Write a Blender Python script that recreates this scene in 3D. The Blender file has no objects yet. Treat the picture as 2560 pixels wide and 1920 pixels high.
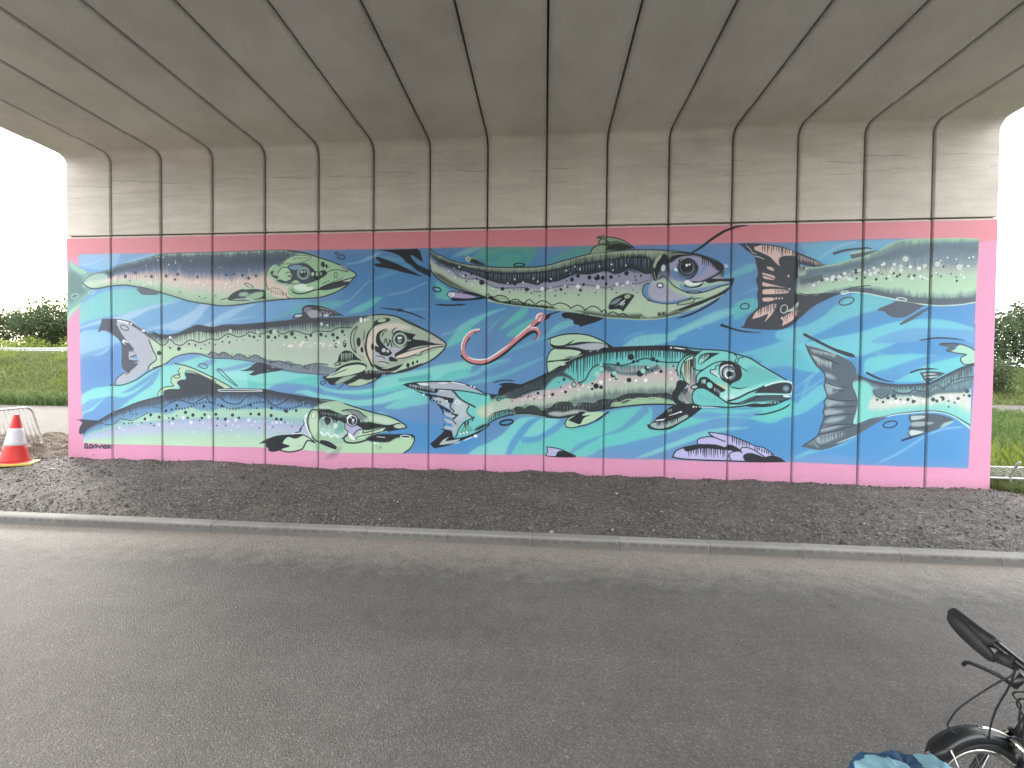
import bpy, bmesh, math, random
import numpy as np
from mathutils import Vector, Matrix, Euler
random.seed(11); np.random.seed(11)
SC = bpy.context.scene
COL = SC.collection
# ------------------------------------------------------------------ camera (solved from the wall joints and kerb joints)
FPX = 1004.7058                                   # focal length in pixels of the 2560-wide photograph
CYAW, CPITCH, CROLL = -0.08193, -0.01793, 0.00958
CAM_H, WALL_Y, JX0 = 1.8065, 6.8251, -8.0102      # eye height, distance of the wall, first panel joint
def cam_matrix():
    cy, sy, cp, sp, cr, sr = math.cos(CYAW), math.sin(CYAW), math.cos(CPITCH), math.sin(CPITCH), math.cos(CROLL), math.sin(CROLL)
    f = np.array([sy*cp, cy*cp, sp]); r = np.array([cy, -sy, 0.0]); u = np.cross(r, f)
    return np.array([r*cr + u*sr, -(-r*sr + u*cr), f])      # rows: right, down, forward
CAMM = cam_matrix()
cd = bpy.data.cameras.new('camera'); cam = bpy.data.objects.new('camera', cd); COL.objects.link(cam)
cd.sensor_width = 36.0; cd.lens = FPX / 2560 * 36.0; cd.clip_start = 0.02; cd.clip_end = 3000
cam.matrix_world = Matrix([[CAMM[0][i], -CAMM[1][i], -CAMM[2][i], (0, 0, CAM_H)[i]] for i in range(3)] + [[0, 0, 0, 1]])
SC.camera = cam
# ------------------------------------------------------------------ light
SUN_EL, SUN_AZ = math.radians(16), math.radians(-58)        # azimuth from +Y towards +X
w = bpy.data.worlds.new('World'); SC.world = w; w.use_nodes = True
nt = w.node_tree; nt.nodes.clear()
def wn(t, **k):
    n = nt.nodes.new(t)
    for a, b in k.items(): setattr(n, a, b)
    return n
sky = wn('ShaderNodeTexSky', sky_type='NISHITA', sun_disc=False, sun_elevation=SUN_EL, sun_rotation=SUN_AZ, air_density=1.0, dust_density=2.0)
tc = wn('ShaderNodeTexCoord'); mp = wn('ShaderNodeMapping'); mp.inputs['Scale'].default_value = (1.0, 1.0, 3.2)
nz = wn('ShaderNodeTexNoise'); nz.inputs['Scale'].default_value = 2.3; nz.inputs['Detail'].default_value = 7; nz.inputs['Roughness'].default_value = 0.55
cr = wn('ShaderNodeValToRGB'); cr.color_ramp.elements[0].position = 0.30; cr.color_ramp.elements[0].color = (.66, .66, .66, 1); cr.color_ramp.elements[1].position = 0.62
mx = wn('ShaderNodeMix', data_type='RGBA'); mx.inputs['B'].default_value = (8.6, 8.7, 8.8, 1)
bg = wn('ShaderNodeBackground'); bg.inputs['Strength'].default_value = 0.11; ou = wn('ShaderNodeOutputWorld')
nt.links.new(tc.outputs['Generated'], mp.inputs['Vector']); nt.links.new(mp.outputs[0], nz.inputs['Vector']); nt.links.new(nz.outputs['Fac'], cr.inputs['Fac'])
nt.links.new(cr.outputs['Color'], mx.inputs['Factor']); nt.links.new(sky.outputs[0], mx.inputs['A']); nt.links.new(mx.outputs['Result'], bg.inputs['Color']); nt.links.new(bg.outputs[0], ou.inputs['Surface'])
sd = bpy.data.lights.new('sun', 'SUN'); sd.energy = 0.8; sd.angle = math.radians(14); sd.color = (1.0, .93, .84)
sun = bpy.data.objects.new('sun', sd); COL.objects.link(sun)
sdir = Vector((math.sin(SUN_AZ)*math.cos(SUN_EL), math.cos(SUN_AZ)*math.cos(SUN_EL), math.sin(SUN_EL)))
sun.rotation_euler = sdir.to_track_quat('Z', 'Y').to_euler()
SC.view_settings.view_transform = 'Standard'; SC.view_settings.look = 'None'; SC.view_settings.gamma = 1.0
SC.view_settings.exposure = 2.56
SC.cycles.use_light_tree = False; SC.cycles.use_adaptive_sampling = True; SC.cycles.adaptive_threshold = 0.02; SC.cycles.max_bounces = 7; SC.cycles.diffuse_bounces = 5; SC.cycles.glossy_bounces = 2; SC.cycles.transmission_bounces = 3
# ------------------------------------------------------------------ helpers
class MB:
    """collects vertices and faces; build() links them as ONE mesh object"""
    def __init__(s): s.v = []; s.f = []; s.m = []
    def quad(s, a, b, c, d, mi=0):
        n = len(s.v); s.v += [tuple(a), tuple(b), tuple(c), tuple(d)]; s.f.append((n, n+1, n+2, n+3)); s.m.append(mi)
    def add(s, vs, fs, mi=0):
        n = len(s.v); s.v += [tuple(x) for x in vs]; s.f += [tuple(n+i for i in f) for f in fs]; s.m += [mi]*len(fs)
    def box(s, x0, x1, y0, y1, z0, z1, b=0.0, M=None):
        vs = []
        if b <= 0:
            vs = [(x, y, z) for z in (z0, z1) for y in (y0, y1) for x in (x0, x1)]
            fs = [(0,2,3,1), (4,5,7,6), (0,1,5,4), (2,6,7,3), (0,4,6,2), (1,3,7,5)]
        else:
            bm = bmesh.new(); bmesh.ops.create_cube(bm, size=1.0)
            for q in bm.verts: q.co = Vector(((x0+x1)/2 + q.co.x*(x1-x0), (y0+y1)/2 + q.co.y*(y1-y0), (z0+z1)/2 + q.co.z*(z1-z0)))
            bmesh.ops.bevel(bm, geom=bm.edges[:], offset=b, segments=2, profile=.5, affect='EDGES')
            bm.verts.index_update(); vs = [tuple(q.co) for q in bm.verts]; fs = [tuple(q.index for q in f.verts) for f in bm.faces]; bm.free()
        if M is not None: vs = [tuple(M @ Vector(q)) for q in vs]
        s.add(vs, fs)
    def tube(s, pts, r, n=8, caps=True, closed=False, flat=1.0):
        P = [Vector(p) for p in pts]; m = len(P); R = r if hasattr(r, '__len__') else [r]*m
        T_ = []
        for i in range(m):
            a = P[(i-1) % m] if (closed or i > 0) else P[i]; b = P[(i+1) % m] if (closed or i < m-1) else P[i]
            T_.append((b-a).normalized())
        up = Vector((0, 0, 1)) if abs(T_[0].z) < .9 else Vector((1, 0, 0))
        nrm = (up - T_[0]*up.dot(T_[0])).normalized(); base = len(s.v)
        for i in range(m):
            if i: nrm = (nrm - T_[i]*nrm.dot(T_[i])).normalized()
            bn = T_[i].cross(nrm)
            for k in range(n):
                a = 2*math.pi*k/n; s.v.append(tuple(P[i] + nrm*(math.cos(a)*R[i]) + bn*(math.sin(a)*R[i]*flat)))
        for i in range(m if closed else m-1):
            j = (i+1) % m
            for k in range(n): s.f.append((base+i*n+k, base+i*n+(k+1) % n, base+j*n+(k+1) % n, base+j*n+k)); s.m.append(0)
        if caps and not closed:
            s.f.append(tuple(base+k for k in reversed(range(n)))); s.f.append(tuple(base+(m-1)*n+k for k in range(n))); s.m += [0, 0]
    def lathe(s, prof, n=24, M=None, caps=True):
        base = len(s.v); m = len(prof)
        for (r, z) in prof:
            for k in range(n):
                a = 2*math.pi*k/n; p = Vector((r*math.cos(a), r*math.sin(a), z)); s.v.append(tuple(M @ p if M is not None else p))
        for i in range(m-1):
            for k in range(n): s.f.append((base+i*n+k, base+i*n+(k+1) % n, base+(i+1)*n+(k+1) % n, base+(i+1)*n+k)); s.m.append(0)
        if caps:
            s.f.append(tuple(base+k for k in reversed(range(n)))); s.f.append(tuple(base+(m-1)*n+k for k in range(n))); s.m += [0, 0]
    def build(s, name, mat, parent=None, smooth=False, loc=None):
        me = bpy.data.meshes.new(name); me.from_pydata(s.v, [], s.f); 
        mats = mat if isinstance(mat, (list, tuple)) else [mat]
        for q in mats: me.materials.append(q)
        if len(mats) > 1: me.polygons.foreach_set('material_index', s.m)
        if smooth: me.polygons.foreach_set('use_smooth', [True]*len(me.polygons))
        me.update()
        o = bpy.data.objects.new(name, me); COL.objects.link(o)
        if parent is not None: o.parent = parent
        if loc is not None: o.location = loc
        return o
def tag(o, label=None, cat=None, group=None, kind=None):
    for k, v in (('label', label), ('category', cat), ('group', group), ('kind', kind)):
        if v: o[k] = v
    return o
def thing(name, label, cat, loc=(0, 0, 0), rz=0.0, group=None):
    o = bpy.data.objects.new(name, None); COL.objects.link(o); o.location = loc; o.rotation_euler = (0, 0, rz); o.empty_display_size = .2
    return tag(o, label, cat, group)
def share(name, me, parent=None, loc=(0, 0, 0), rot=(0, 0, 0), scale=(1, 1, 1)):
    o = bpy.data.objects.new(name, me); COL.objects.link(o); o.parent = parent; o.location = loc; o.rotation_euler = rot; o.scale = scale
    return o
def copy_tree(o, parent=None):
    c = o.copy(); COL.objects.link(c); c.parent = parent
    for ch in list(o.children): copy_tree(ch, c)
    return c
def smoothstep(a, b, x):
    t = np.clip((x - a) / (b - a), 0, 1); return t*t*(3 - 2*t)
# ------------------------------------------------------------------ materials
class NM:
    def __init__(s, name):
        s.m = bpy.data.materials.new(name); s.m.use_nodes = True; s.nt = s.m.node_tree; s.b = s.nt.nodes['Principled BSDF']; s.o = s.nt.nodes['Material Output']
    def n(s, t, ins=None, **k):
        q = s.nt.nodes.new(t)
        for a, b in k.items(): setattr(q, a, b)
        for a, b in (ins or {}).items(): s.put(q.inputs[a], b)
        return q
    def put(s, sock, v):
        if isinstance(v, bpy.types.NodeSocket): s.nt.links.new(v, sock)
        else: sock.default_value = v
    def noise(s, vec, scale, detail=4, rough=.55, out='Fac'):
        q = s.n('ShaderNodeTexNoise', {'Vector': vec, 'Scale': scale, 'Detail': detail, 'Roughness': rough}); return q.outputs[out]
    def vor(s, vec, scale, feature='F1', out='Distance'):
        q = s.n('ShaderNodeTexVoronoi', {'Vector': vec, 'Scale': scale}, feature=feature); return q.outputs[out]
    def ramp(s, fac, stops):
        q = s.n('ShaderNodeValToRGB', {'Fac': fac}); e = q.color_ramp.elements
        while len(e) < len(stops): e.new(.5)
        for i, (p, c) in enumerate(stops): e[i].position = p; e[i].color = (c if hasattr(c, '__len__') else (c, c, c)) + ((1,) if (hasattr(c, '__len__') and len(c) == 3) or not hasattr(c, '__len__') else ())
        return q.outputs['Color']
    def mix(s, f, a, b, mode='MIX'):
        q = s.n('ShaderNodeMix', data_type='RGBA', blend_type=mode); s.put(q.inputs['Factor'], f); s.put(q.inputs['A'], a if isinstance(a, bpy.types.NodeSocket) else tuple(a)+(1,)); s.put(q.inputs['B'], b if isinstance(b, bpy.types.NodeSocket) else tuple(b)+(1,))
        return q.outputs['Result']
    def math(s, op, a, b=0.0, c=None):
        q = s.n('ShaderNodeMath', operation=op); s.put(q.inputs[0], a); s.put(q.inputs[1], b)
        if c is not None: s.put(q.inputs[2], c)
        return q.outputs[0]
    def obj(s, scale=(1, 1, 1)):
        t = s.n('ShaderNodeTexCoord'); q = s.n('ShaderNodeMapping', {'Vector': t.outputs['Object'], 'Scale': scale}); return q.outputs[0]
    def pos(s, scale=(1, 1, 1)):
        t = s.n('ShaderNodeNewGeometry'); q = s.n('ShaderNodeMapping', {'Vector': t.outputs['Position'], 'Scale': scale}); return q.outputs[0]
    def bump(s, h, strength=.3, dist=.01):
        q = s.n('ShaderNodeBump', {'Height': h, 'Strength': strength, 'Distance': dist}); s.put(s.b.inputs['Normal'], q.outputs[0])
    def out(s, col, rough=.7, spec=.5, metal=0.0):
        s.put(s.b.inputs['Base Color'], col if isinstance(col, bpy.types.NodeSocket) else tuple(col)+(1,)); s.put(s.b.inputs['Roughness'], rough); s.b.inputs['Specular IOR Level'].default_value = spec; s.b.inputs['Metallic'].default_value = metal
        return s.m
def plain(name, col, rough=.6, spec=.5, metal=0.0, var=.12, scale=30.0):
    q = NM(name); f = q.noise(q.obj(), scale, 5)
    lo = tuple(c*(1-var) for c in col); hi = tuple(min(1, c*(1+var)) for c in col)
    return q.out(q.mix(f, lo, hi), rough, spec, metal)
# ---------------------------------------------------------------- the painted mural (rasterised by code)
TPM = 200.0
MX0, MX1, MZ0, MZ1 = -8.95, 6.98, -0.02, 4.36
TW, TH = int((MX1 - MX0) * TPM), int((MZ1 - MZ0) * TPM)
CAN = np.zeros((TH, TW, 3), np.float32)          # row 0 = top
_clip = [None]
_rng = np.random.RandomState(7)
TILES = dict(A=(150, 560), B=(620, 560), C=(150, 810), D=(620, 810), E=(1090, 560), F=(1560, 560), G=(1950, 560),
             H=(1000, 810), I=(1500, 810), J=(1950, 810))
_t = ['A']
def T(n): _t[0] = n
def wall_tex(xy):
    """tile coordinates -> photo pixel -> point of the wall plane -> texel"""
    xy = np.asarray(xy, float).reshape(-1, 2)
    ox, oy = TILES[_t[0]]
    u = (ox + xy[:, 0] / 4.0 - 1280) / FPX; v = (oy + xy[:, 1] / 4.0 - 960) / FPX
    d = np.stack([u, v, np.ones_like(u)], 1) @ CAMM
    k = WALL_Y / d[:, 1]
    X = d[:, 0] * k; Z = CAM_H + d[:, 2] * k
    return np.stack([(X - MX0) * TPM, (MZ1 - Z) * TPM], 1)
WS = 0.34
def nums(s): return [tuple(float(q) for q in p.rstrip('!').split(',')) for p in s.split()]
def smooth(P, closed, corners, n=7):
    P = np.asarray(P, float); m = len(P)
    if m < 3: return P
    out = []
    rng = range(m) if closed else range(m - 1)
    for i in rng:
        p1 = P[i]; p2 = P[(i + 1) % m]
        p0 = P[(i - 1) % m] if (closed or i > 0) else 2 * p1 - p2
        p3 = P[(i + 2) % m] if (closed or i + 2 < m) else 2 * p2 - p1
        t1 = (p2 - p0) * 0.5; t2 = (p3 - p1) * 0.5
        L = np.linalg.norm(p2 - p1) + 1e-6
        if i in corners: t1 = (p2 - p1) * 0.6
        if (i + 1) % m in corners: t2 = (p2 - p1) * 0.6
        for q in (0, 1):
            tt = (t1, t2)[q]; ln = np.linalg.norm(tt[:2])
            if ln > 1.3 * L:
                if q == 0: t1 = tt * (1.3 * L / ln)
                else: t2 = tt * (1.3 * L / ln)
        for k in range(n):
            t = k / n
            out.append((2*t**3-3*t**2+1)*p1 + (t**3-2*t**2+t)*t1 + (-2*t**3+3*t**2)*p2 + (t**3-t**2)*t2)
    if not closed: out.append(P[-1])
    return np.array(out)
def path(s, closed, n=7):
    tok = s.split(); cor = {i for i, p in enumerate(tok) if p.endswith('!')}
    return smooth(nums(s), closed, cor, n)
def put(mask, x0, y0, col, a=1.0):
    if mask.size == 0: return
    h, w = mask.shape
    m = mask * a
    if _clip[0] is not None: m = m * _clip[0][y0:y0+h, x0:x0+w]
    reg = CAN[y0:y0+h, x0:x0+w]
    reg += (np.asarray(col, np.float32) - reg) * m[..., None].astype(np.float32)
def blur(m, r):
    r = max(1, int(round(r)))
    for _ in range(2):
        for ax in (0, 1):
            n = m.shape[ax]
            c = np.cumsum(m, axis=ax); z = np.zeros_like(np.take(c, [0], ax)); c = np.concatenate([z, c], ax)
            i = np.arange(n); a = np.clip(i - r, 0, n); b = np.clip(i + r + 1, 0, n)
            m = (np.take(c, b, ax) - np.take(c, a, ax)) / (2 * r + 1)
    return m
def cover(P, pad=2):
    """antialiased even-odd coverage of a closed polygon in texel space"""
    x0 = max(0, int(P[:, 0].min()) - pad); x1 = min(TW, int(P[:, 0].max()) + pad + 2)
    y0 = max(0, int(P[:, 1].min()) - pad); y1 = min(TH, int(P[:, 1].max()) + pad + 2)
    if x1 <= x0 or y1 <= y0: return np.zeros((0, 0)), 0, 0
    w, h = x1 - x0, y1 - y0; m = np.zeros((h, w + 2))
    A = P - (x0, y0); B = np.roll(A, -1, 0)
    SS = 3
    for j in range(h * SS):
        y = (j + 0.5) / SS
        hit = (A[:, 1] <= y) != (B[:, 1] <= y)
        if not hit.any(): continue
        a = A[hit]; b = B[hit]
        xs = np.sort(a[:, 0] + (y - a[:, 1]) * (b[:, 0] - a[:, 0]) / (b[:, 1] - a[:, 1]))
        row = m[j // SS]
        for k in range(0, len(xs) - 1, 2):
            l = min(max(xs[k], 0), w); r = min(max(xs[k+1], 0), w)
            if r <= l: continue
            il, ir = int(l), int(r)
            if il == ir: row[il] += (r - l) / SS
            else:
                row[il] += (il + 1 - l) / SS; row[il+1:ir] += 1.0 / SS; row[ir] += (r - ir) / SS
    return np.clip(m[:, :w], 0, 1), x0, y0
def F(col, s, soft=0, a=1.0):
    P = wall_tex(path(s, True)); m, x0, y0 = cover(P, 2 + int(soft * WS * 2))
    if soft and m.size: m = blur(m, soft * WS / 2)
    put(m, x0, y0, col, a)
def clip(s=None):
    if s is None: _clip[0] = None; return
    m, x0, y0 = cover(wall_tex(path(s, True))); full = np.zeros((TH, TW), np.float32)
    full[y0:y0+m.shape[0], x0:x0+m.shape[1]] = m; _clip[0] = full
def stroke(P, W, col, a=1.0, soft=0):
    """polyline P (texels) with radius W per point"""
    pad = int(W.max() + soft) + 3
    x0 = max(0, int(P[:, 0].min()) - pad); x1 = min(TW, int(P[:, 0].max()) + pad + 1)
    y0 = max(0, int(P[:, 1].min()) - pad); y1 = min(TH, int(P[:, 1].max()) + pad + 1)
    if x1 <= x0 or y1 <= y0: return
    m = np.zeros((y1 - y0, x1 - x0), np.float32)
    for i in range(len(P) - 1):
        a_, b_ = P[i], P[i+1]; r = max(W[i], W[i+1]) + soft + 2
        sx0 = max(x0, int(min(a_[0], b_[0]) - r)); sx1 = min(x1, int(max(a_[0], b_[0]) + r) + 1)
        sy0 = max(y0, int(min(a_[1], b_[1]) - r)); sy1 = min(y1, int(max(a_[1], b_[1]) + r) + 1)
        if sx1 <= sx0 or sy1 <= sy0: continue
        gx = np.arange(sx0, sx1) + 0.5; gy = (np.arange(sy0, sy1) + 0.5)[:, None]
        dx, dy = b_ - a_; L = dx*dx + dy*dy + 1e-9
        t = np.clip(((gx - a_[0]) * dx + (gy - a_[1]) * dy) / L, 0, 1)
        dist = np.sqrt((gx - a_[0] - t*dx)**2 + (gy - a_[1] - t*dy)**2)
        rad = W[i] + (W[i+1] - W[i]) * t
        if soft: c = np.clip((rad + soft - dist) / (2 * soft), 0, 1); c = c*c*(3-2*c)
        else: c = np.clip(rad - dist + 0.5, 0, 1) * np.clip(rad * 2, 0, 1)
        v = m[sy0-y0:sy1-y0, sx0-x0:sx1-x0]; np.maximum(v, c, out=v)
    put(m, x0, y0, col, a)
def L(col, w, s, taper=0, a=1.0, soft=0):
    P = wall_tex(path(s, False)); n = len(P); W = np.full(n, w * WS / 2)
    q = np.linspace(0, 1, n)
    if taper == 1: W = W * np.clip(np.minimum(q, 1 - q) * 5 + 0.25, 0, 1)
    if taper == 2: W = W * (1 - q * 0.85)
    if taper == 3: W = W * (0.15 + q * 0.85)
    stroke(P, W, col, a, soft * WS)
def R(col, s, a=1.0, soft=0):
    tok = s.split(); cor = {i for i, p in enumerate(tok) if p.endswith('!')}
    Q = smooth(nums(s), False, cor, 8)
    stroke(wall_tex(Q[:, :2]), np.maximum(Q[:, 2], 0) * WS / 2, col, a, soft * WS)
def D(col, s, a=1.0, soft=0):
    for p in nums(s):
        c = wall_tex([p[:2]]); stroke(np.vstack([c, c]), np.array([p[2], p[2]]) * WS, col, a, soft * WS)
def ell(p, n=26):
    cx, cy, rx, ry = p[:4]; an = math.radians(p[4] if len(p) > 4 else 0)
    t = np.linspace(0, 2*math.pi, n, endpoint=False)
    x = rx*np.cos(t); y = ry*np.sin(t)
    return np.stack([cx + x*math.cos(an) - y*math.sin(an), cy + x*math.sin(an) + y*math.cos(an)], 1)
def E(col, s, a=1.0, soft=0):
    for p in nums(s):
        m, x0, y0 = cover(wall_tex(ell(p)), 2 + int(soft))
        if soft and m.size: m = blur(m, soft * WS / 2)
        put(m, x0, y0, col, a)
def O(col, w, s, a=1.0):
    for p in nums(s):
        q = wall_tex(ell(p)); q = np.vstack([q, q[:1]]); stroke(q, np.full(len(q), w * WS / 2), col, a)
def prof(s):
    P = wall_tex(path(s, False)); o = np.argsort(P[:, 0], kind='stable'); return P[o]
def band(top, bot, ramp, soft=0):
    """fills between two left-to-right curves with a colour ramp across the body"""
    a, b = prof(top), prof(bot)
    x0 = max(0, int(max(a[0, 0], b[0, 0]))); x1 = min(TW, int(min(a[-1, 0], b[-1, 0])) + 1)
    xs = np.arange(x0, x1) + 0.5
    ya = np.interp(xs, a[:, 0], a[:, 1]); yb = np.interp(xs, b[:, 0], b[:, 1])
    y0 = max(0, int(ya.min()) - 2); y1 = min(TH, int(yb.max()) + 3)
    ys = (np.arange(y0, y1) + 0.5)[:, None]
    t = (ys - ya) / np.maximum(yb - ya, 1)
    m = np.clip(ys - ya + .5, 0, 1) * np.clip(yb - ys + .5, 0, 1)
    rt = [r[0] for r in ramp]; jit = 0.02 * np.interp(xs, np.arange(x0, x1 + 9, 6), _rng.randn(len(np.arange(x0, x1 + 9, 6))))
    cols = np.stack([np.interp(np.clip(t + jit, 0, 1), rt, [r[1][c] for r in ramp]) for c in range(3)], 2)
    if _clip[0] is not None: m = m * _clip[0][y0:y1, x0:x1]
    reg = CAN[y0:y1, x0:x1]; reg += (cols - reg) * m[..., None]
def V(col, w, n, top, bot, a=1.0, jit=0.25, lo=0.55, hi=1.0, up=False):
    """n vertical drips hanging from curve top towards curve bot (or standing up from bot)"""
    A_, B_ = prof(top), prof(bot)
    x0 = max(A_[0, 0], B_[0, 0]); x1 = min(A_[-1, 0], B_[-1, 0])
    for i in range(n):
        x = x0 + (x1 - x0) * (i + 0.5 + _rng.uniform(-jit, jit)) / n
        ya = np.interp(x, A_[:, 0], A_[:, 1]); yb = np.interp(x, B_[:, 0], B_[:, 1])
        l = _rng.uniform(lo, hi); W = w * WS / 2 * _rng.uniform(.75, 1.15)
        if up: ya, yb = yb, ya
        ye = ya + (yb - ya) * l
        stroke(np.array([[x, ya], [x, (ya+ye)/2], [x, ye]]), np.array([W, W*.8, W*.25]), col, a)
def S(col, n, top, bot, r0, r1, a=1.0, pw=1.0):
    """n dots scattered between two curves"""
    A_, B_ = prof(top), prof(bot)
    x0 = max(A_[0, 0], B_[0, 0]); x1 = min(A_[-1, 0], B_[-1, 0])
    for i in range(n):
        x = _rng.uniform(x0, x1); t = _rng.uniform(0, 1)
        y = np.interp(x, A_[:, 0], A_[:, 1]) * (1-t) + np.interp(x, B_[:, 0], B_[:, 1]) * t
        r = (r0 + (r1 - r0) * _rng.uniform(0, 1)**pw) * WS
        stroke(np.array([[x, y], [x, y]]), np.array([r, r]), col, a)
K = (30, 38, 50); KL = (52, 62, 77); WH = (238, 240, 242); PK = (226, 140, 178); GR = (178, 212, 172); LI = (172, 164, 212)  # KL: softer dark for the wall ends, some lens bloom put into the colour
TE = (92, 204, 194); TL = (128, 218, 208); BL = (66, 142, 206); SB = (86, 138, 194); DB = (66, 128, 186); LB = (134, 186, 226); GG = (74, 164, 146)
CAN[:] = PK
PT = (228, 130, 142)
T('A'); F(PT, "-200,-100! 9500,-100! 9500,190! 9200,190! 6740,240! 4000,290! 2030,320! 185,350! -200,360!", soft=60)
# ---- water
T('A'); clip("185,300! 600,292 1015,290 2030,265 2800,255 3900,236 4260,228 4860,225 5460,212 6090,205 6740,185 7380,182 8040,152 8730,142 9190,148! 9160,900 9142,1600 9105,2060 9085,2445! 8660,2430 7980,2410 7310,2384 6670,2380 6050,2358 5440,2345 4840,2310 4265,2310 3690,2298 3120,2290 2570,2270 2040,2238 1530,2225 1020,2212 520,2200 232,2190! 205,1500")
F(SB, "0,200! 9300,100! 9300,2600! 0,2600!")
F((104, 160, 214), "0,200! 1900,200! 2100,900 1900,1300 1300,1500 900,2000 0,2100!", soft=160)
F(BL, "5200,1000 6200,900 7400,900 9300,700! 9300,2600! 6600,2600 6700,2000 6000,1400", soft=220)
F(BL, "2900,1850 3500,1900 3900,1950 4400,2350! 2900,2400! 2700,2050", soft=60)
F(DB, "2650,250! 4300,220! 5000,500 4300,900 3200,1000 2800,760", soft=160)
# top-left
F(LB, "180,305! 610,292! 560,400 480,450 330,455 190,420!")
L((190, 215, 235), 7, "215,412 320,392 440,340")
R(LB, "560,450,10 720,370,34 900,315,40 1050,292,26 1190,288,8")
F((118, 196, 196), "205,830 350,720 520,660 760,648 1000,690 1240,745 1050,790 870,815 720,890 520,915 300,965 195,1010!")
R((168, 196, 228), "200,1040,14 380,985,30 600,950,66 800,880,70 980,820,44 1200,775,10")
F((104, 164, 214), "740,980 850,880 1000,830 1200,780 1420,800 1300,940 1130,1000 960,1045 840,1030")
R((160, 196, 230), "830,1065,10 1010,1030,40 1180,1010,110 1330,930,120 1430,830,80 1500,790,40")
R((154, 194, 230), "1300,1060,14 1520,1010,80 1650,930,90 1800,850,50 1960,800,10")
R((104, 164, 214), "1560,1010,20 1760,950,70 2050,860,130 2300,800,110 2500,790,30")
R((168, 200, 230), "1560,1010,6 1720,960,12 1950,920,6")
L((170, 200, 230), 10, "860,1060 960,1030 1060,1060", taper=1)
R((84, 146, 206), "200,1080,34 380,1035,40 480,1010,26")
F((138, 190, 230), "205,1090 400,1060 520,1110 600,1150 480,1230 330,1290 200,1320!")
R((112, 160, 204), "200,1325,40 400,1270,44 520,1220,24 600,1160,8")
R((150, 190, 228), "205,1348,10 380,1310,18 520,1230,22 600,1165,10")
F((88, 140, 204), "200,1360 420,1310 560,1200 640,1300 640,1560 480,1620 200,1700!")
# left middle/low teal
T('C')
R(TL, "205,790,60 330,690,90 520,650,70 800,560,60 960,470,60 1100,400,50 1300,350,70 1500,350,40")
F(TL, "210,760 300,660 520,620 760,560 980,440 1180,350 1450,330 1560,340 1950,380 2060,430 2220,500 2220,650 1950,650 1300,640 1040,720 830,770 620,870 420,960 215,960! 230,880 300,850 420,760 520,720 640,700")
F((92, 146, 206), "215,980 240,900 330,860 420,770 500,720 620,735 740,690 860,600 990,480 930,600 800,690 700,760 560,870 380,970 222,1010!")
R((92, 146, 206), "620,690,10 720,650,40 860,560,44 990,460,30")
R((108, 150, 206), "1050,420,6 1150,370,70 1290,330,60 1420,310,20")
R((112, 152, 206), "1360,430,10 1480,390,60 1560,370,20")
R((108, 152, 206), "1560,470,14 1700,450,40 1860,410,40 1960,385,20")
F((150, 226, 222), "1560,480! 1720,470 1860,480 1960,540 1880,560 1760,550 1650,510")
R((96, 148, 206), "2060,650,20 2220,600,50 2400,570,30")
# D region waves
T('D')
F(TL, "0,430 200,440 400,480 620,500 720,520 700,600 900,660 1250,640 1290,560 1500,500 1800,470 2000,440 2200,400 2220,470 1900,560 1700,640 1300,700 1000,740 760,720 500,690 300,660 0,640!")
F((84, 204, 192), "0,560! 200,600 420,560 640,520 720,560 700,620 900,690 1150,690 1400,640 1700,560 2000,480 2210,440! 2210,500 1800,600 1500,690 1200,760 900,730 600,650 300,610 0,650!")
F((96, 144, 204), "210,640 330,595 560,605 760,650 700,670 560,660 400,690 200,690")
R((92, 144, 204), "560,640,10 760,690,46 1000,730,50 1250,730,46 1460,680,30 1600,640,8")
R(TL, "560,700,10 800,740,50 1050,790,60 1300,770,70 1550,700,80 1700,670,40")
F((110, 206, 206), "1300,880! 1420,800 1560,730 1700,660 1800,720 1800,800 1600,830 1420,900 1340,930")
F((96, 140, 200), "1240,830 1500,850 1800,800 1960,830 1960,1000 1600,960 1500,930 1240,850")
T('H')
R(TL, "0,520,60 200,500,90 420,450,90 700,400,60 800,380,10")
R((72, 176, 178), "0,560,30 250,530,50 420,480,40")
R((108, 200, 204), "400,580,10 520,550,40 760,490,40 900,400,36 1100,350,10")
R((92, 180, 200), "620,610,8 860,560,50 1000,520,40 1200,440,40 1430,340,20")
R((104, 170, 206), "700,500,6 900,440,20 1140,350,6")
R((92, 176, 200), "1000,300,8 1200,230,30 1430,140,30 1600,90,10")
# E area
T('E')
R(TL, "0,1500,110 120,1440,80 330,1390,50 420,1370,10")
R((104, 206, 198), "60,1260,10 180,1140,50 300,1020,70 420,960,50 520,900,40 700,840,10")
F(GG, "510,410! 440,340 330,370 480,240 520,228! 1015,225! 1000,300 920,400 850,420 700,430")
F((74, 160, 150), "1100,400 1200,320 1400,230 1560,225! 1540,300 1300,340")
F((66, 146, 160), "540,330 700,270 880,290 900,400 860,400 850,320 720,300 560,380")
R((110, 178, 184), "160,330,10 300,280,60 430,240,40 490,230,8")
F((90, 190, 176), "0,560! 90,620 160,690 130,760 0,740!")
F((84, 196, 176), "530,1090 560,1020 640,950 760,870 920,840 880,920 760,1000 640,1060")
F((84, 196, 176), "700,1110 860,1000 1000,940 900,1050 780,1120")
F((92, 132, 186), "400,1300 520,1100 640,960 740,880 860,840 720,960 600,1100 560,1250")
R((150, 196, 222), "60,1110,8 160,1080,8 280,1000,10 400,930,8 520,900,6")
R((106, 190, 204), "1100,1120,10 1230,1030,70 1400,980,50 1600,960,20")
F((122, 206, 208), "1860,1240 1960,1150 2080,1110 2340,1100 2400,1150 2200,1210 1980,1240")
L((140, 190, 220), 8, "1860,1180 1960,1110 2090,1080", taper=1)
V((96, 156, 200), 16, 9, "1960,1120 2360,1110", "1960,1215 2360,1190", a=.6)
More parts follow.
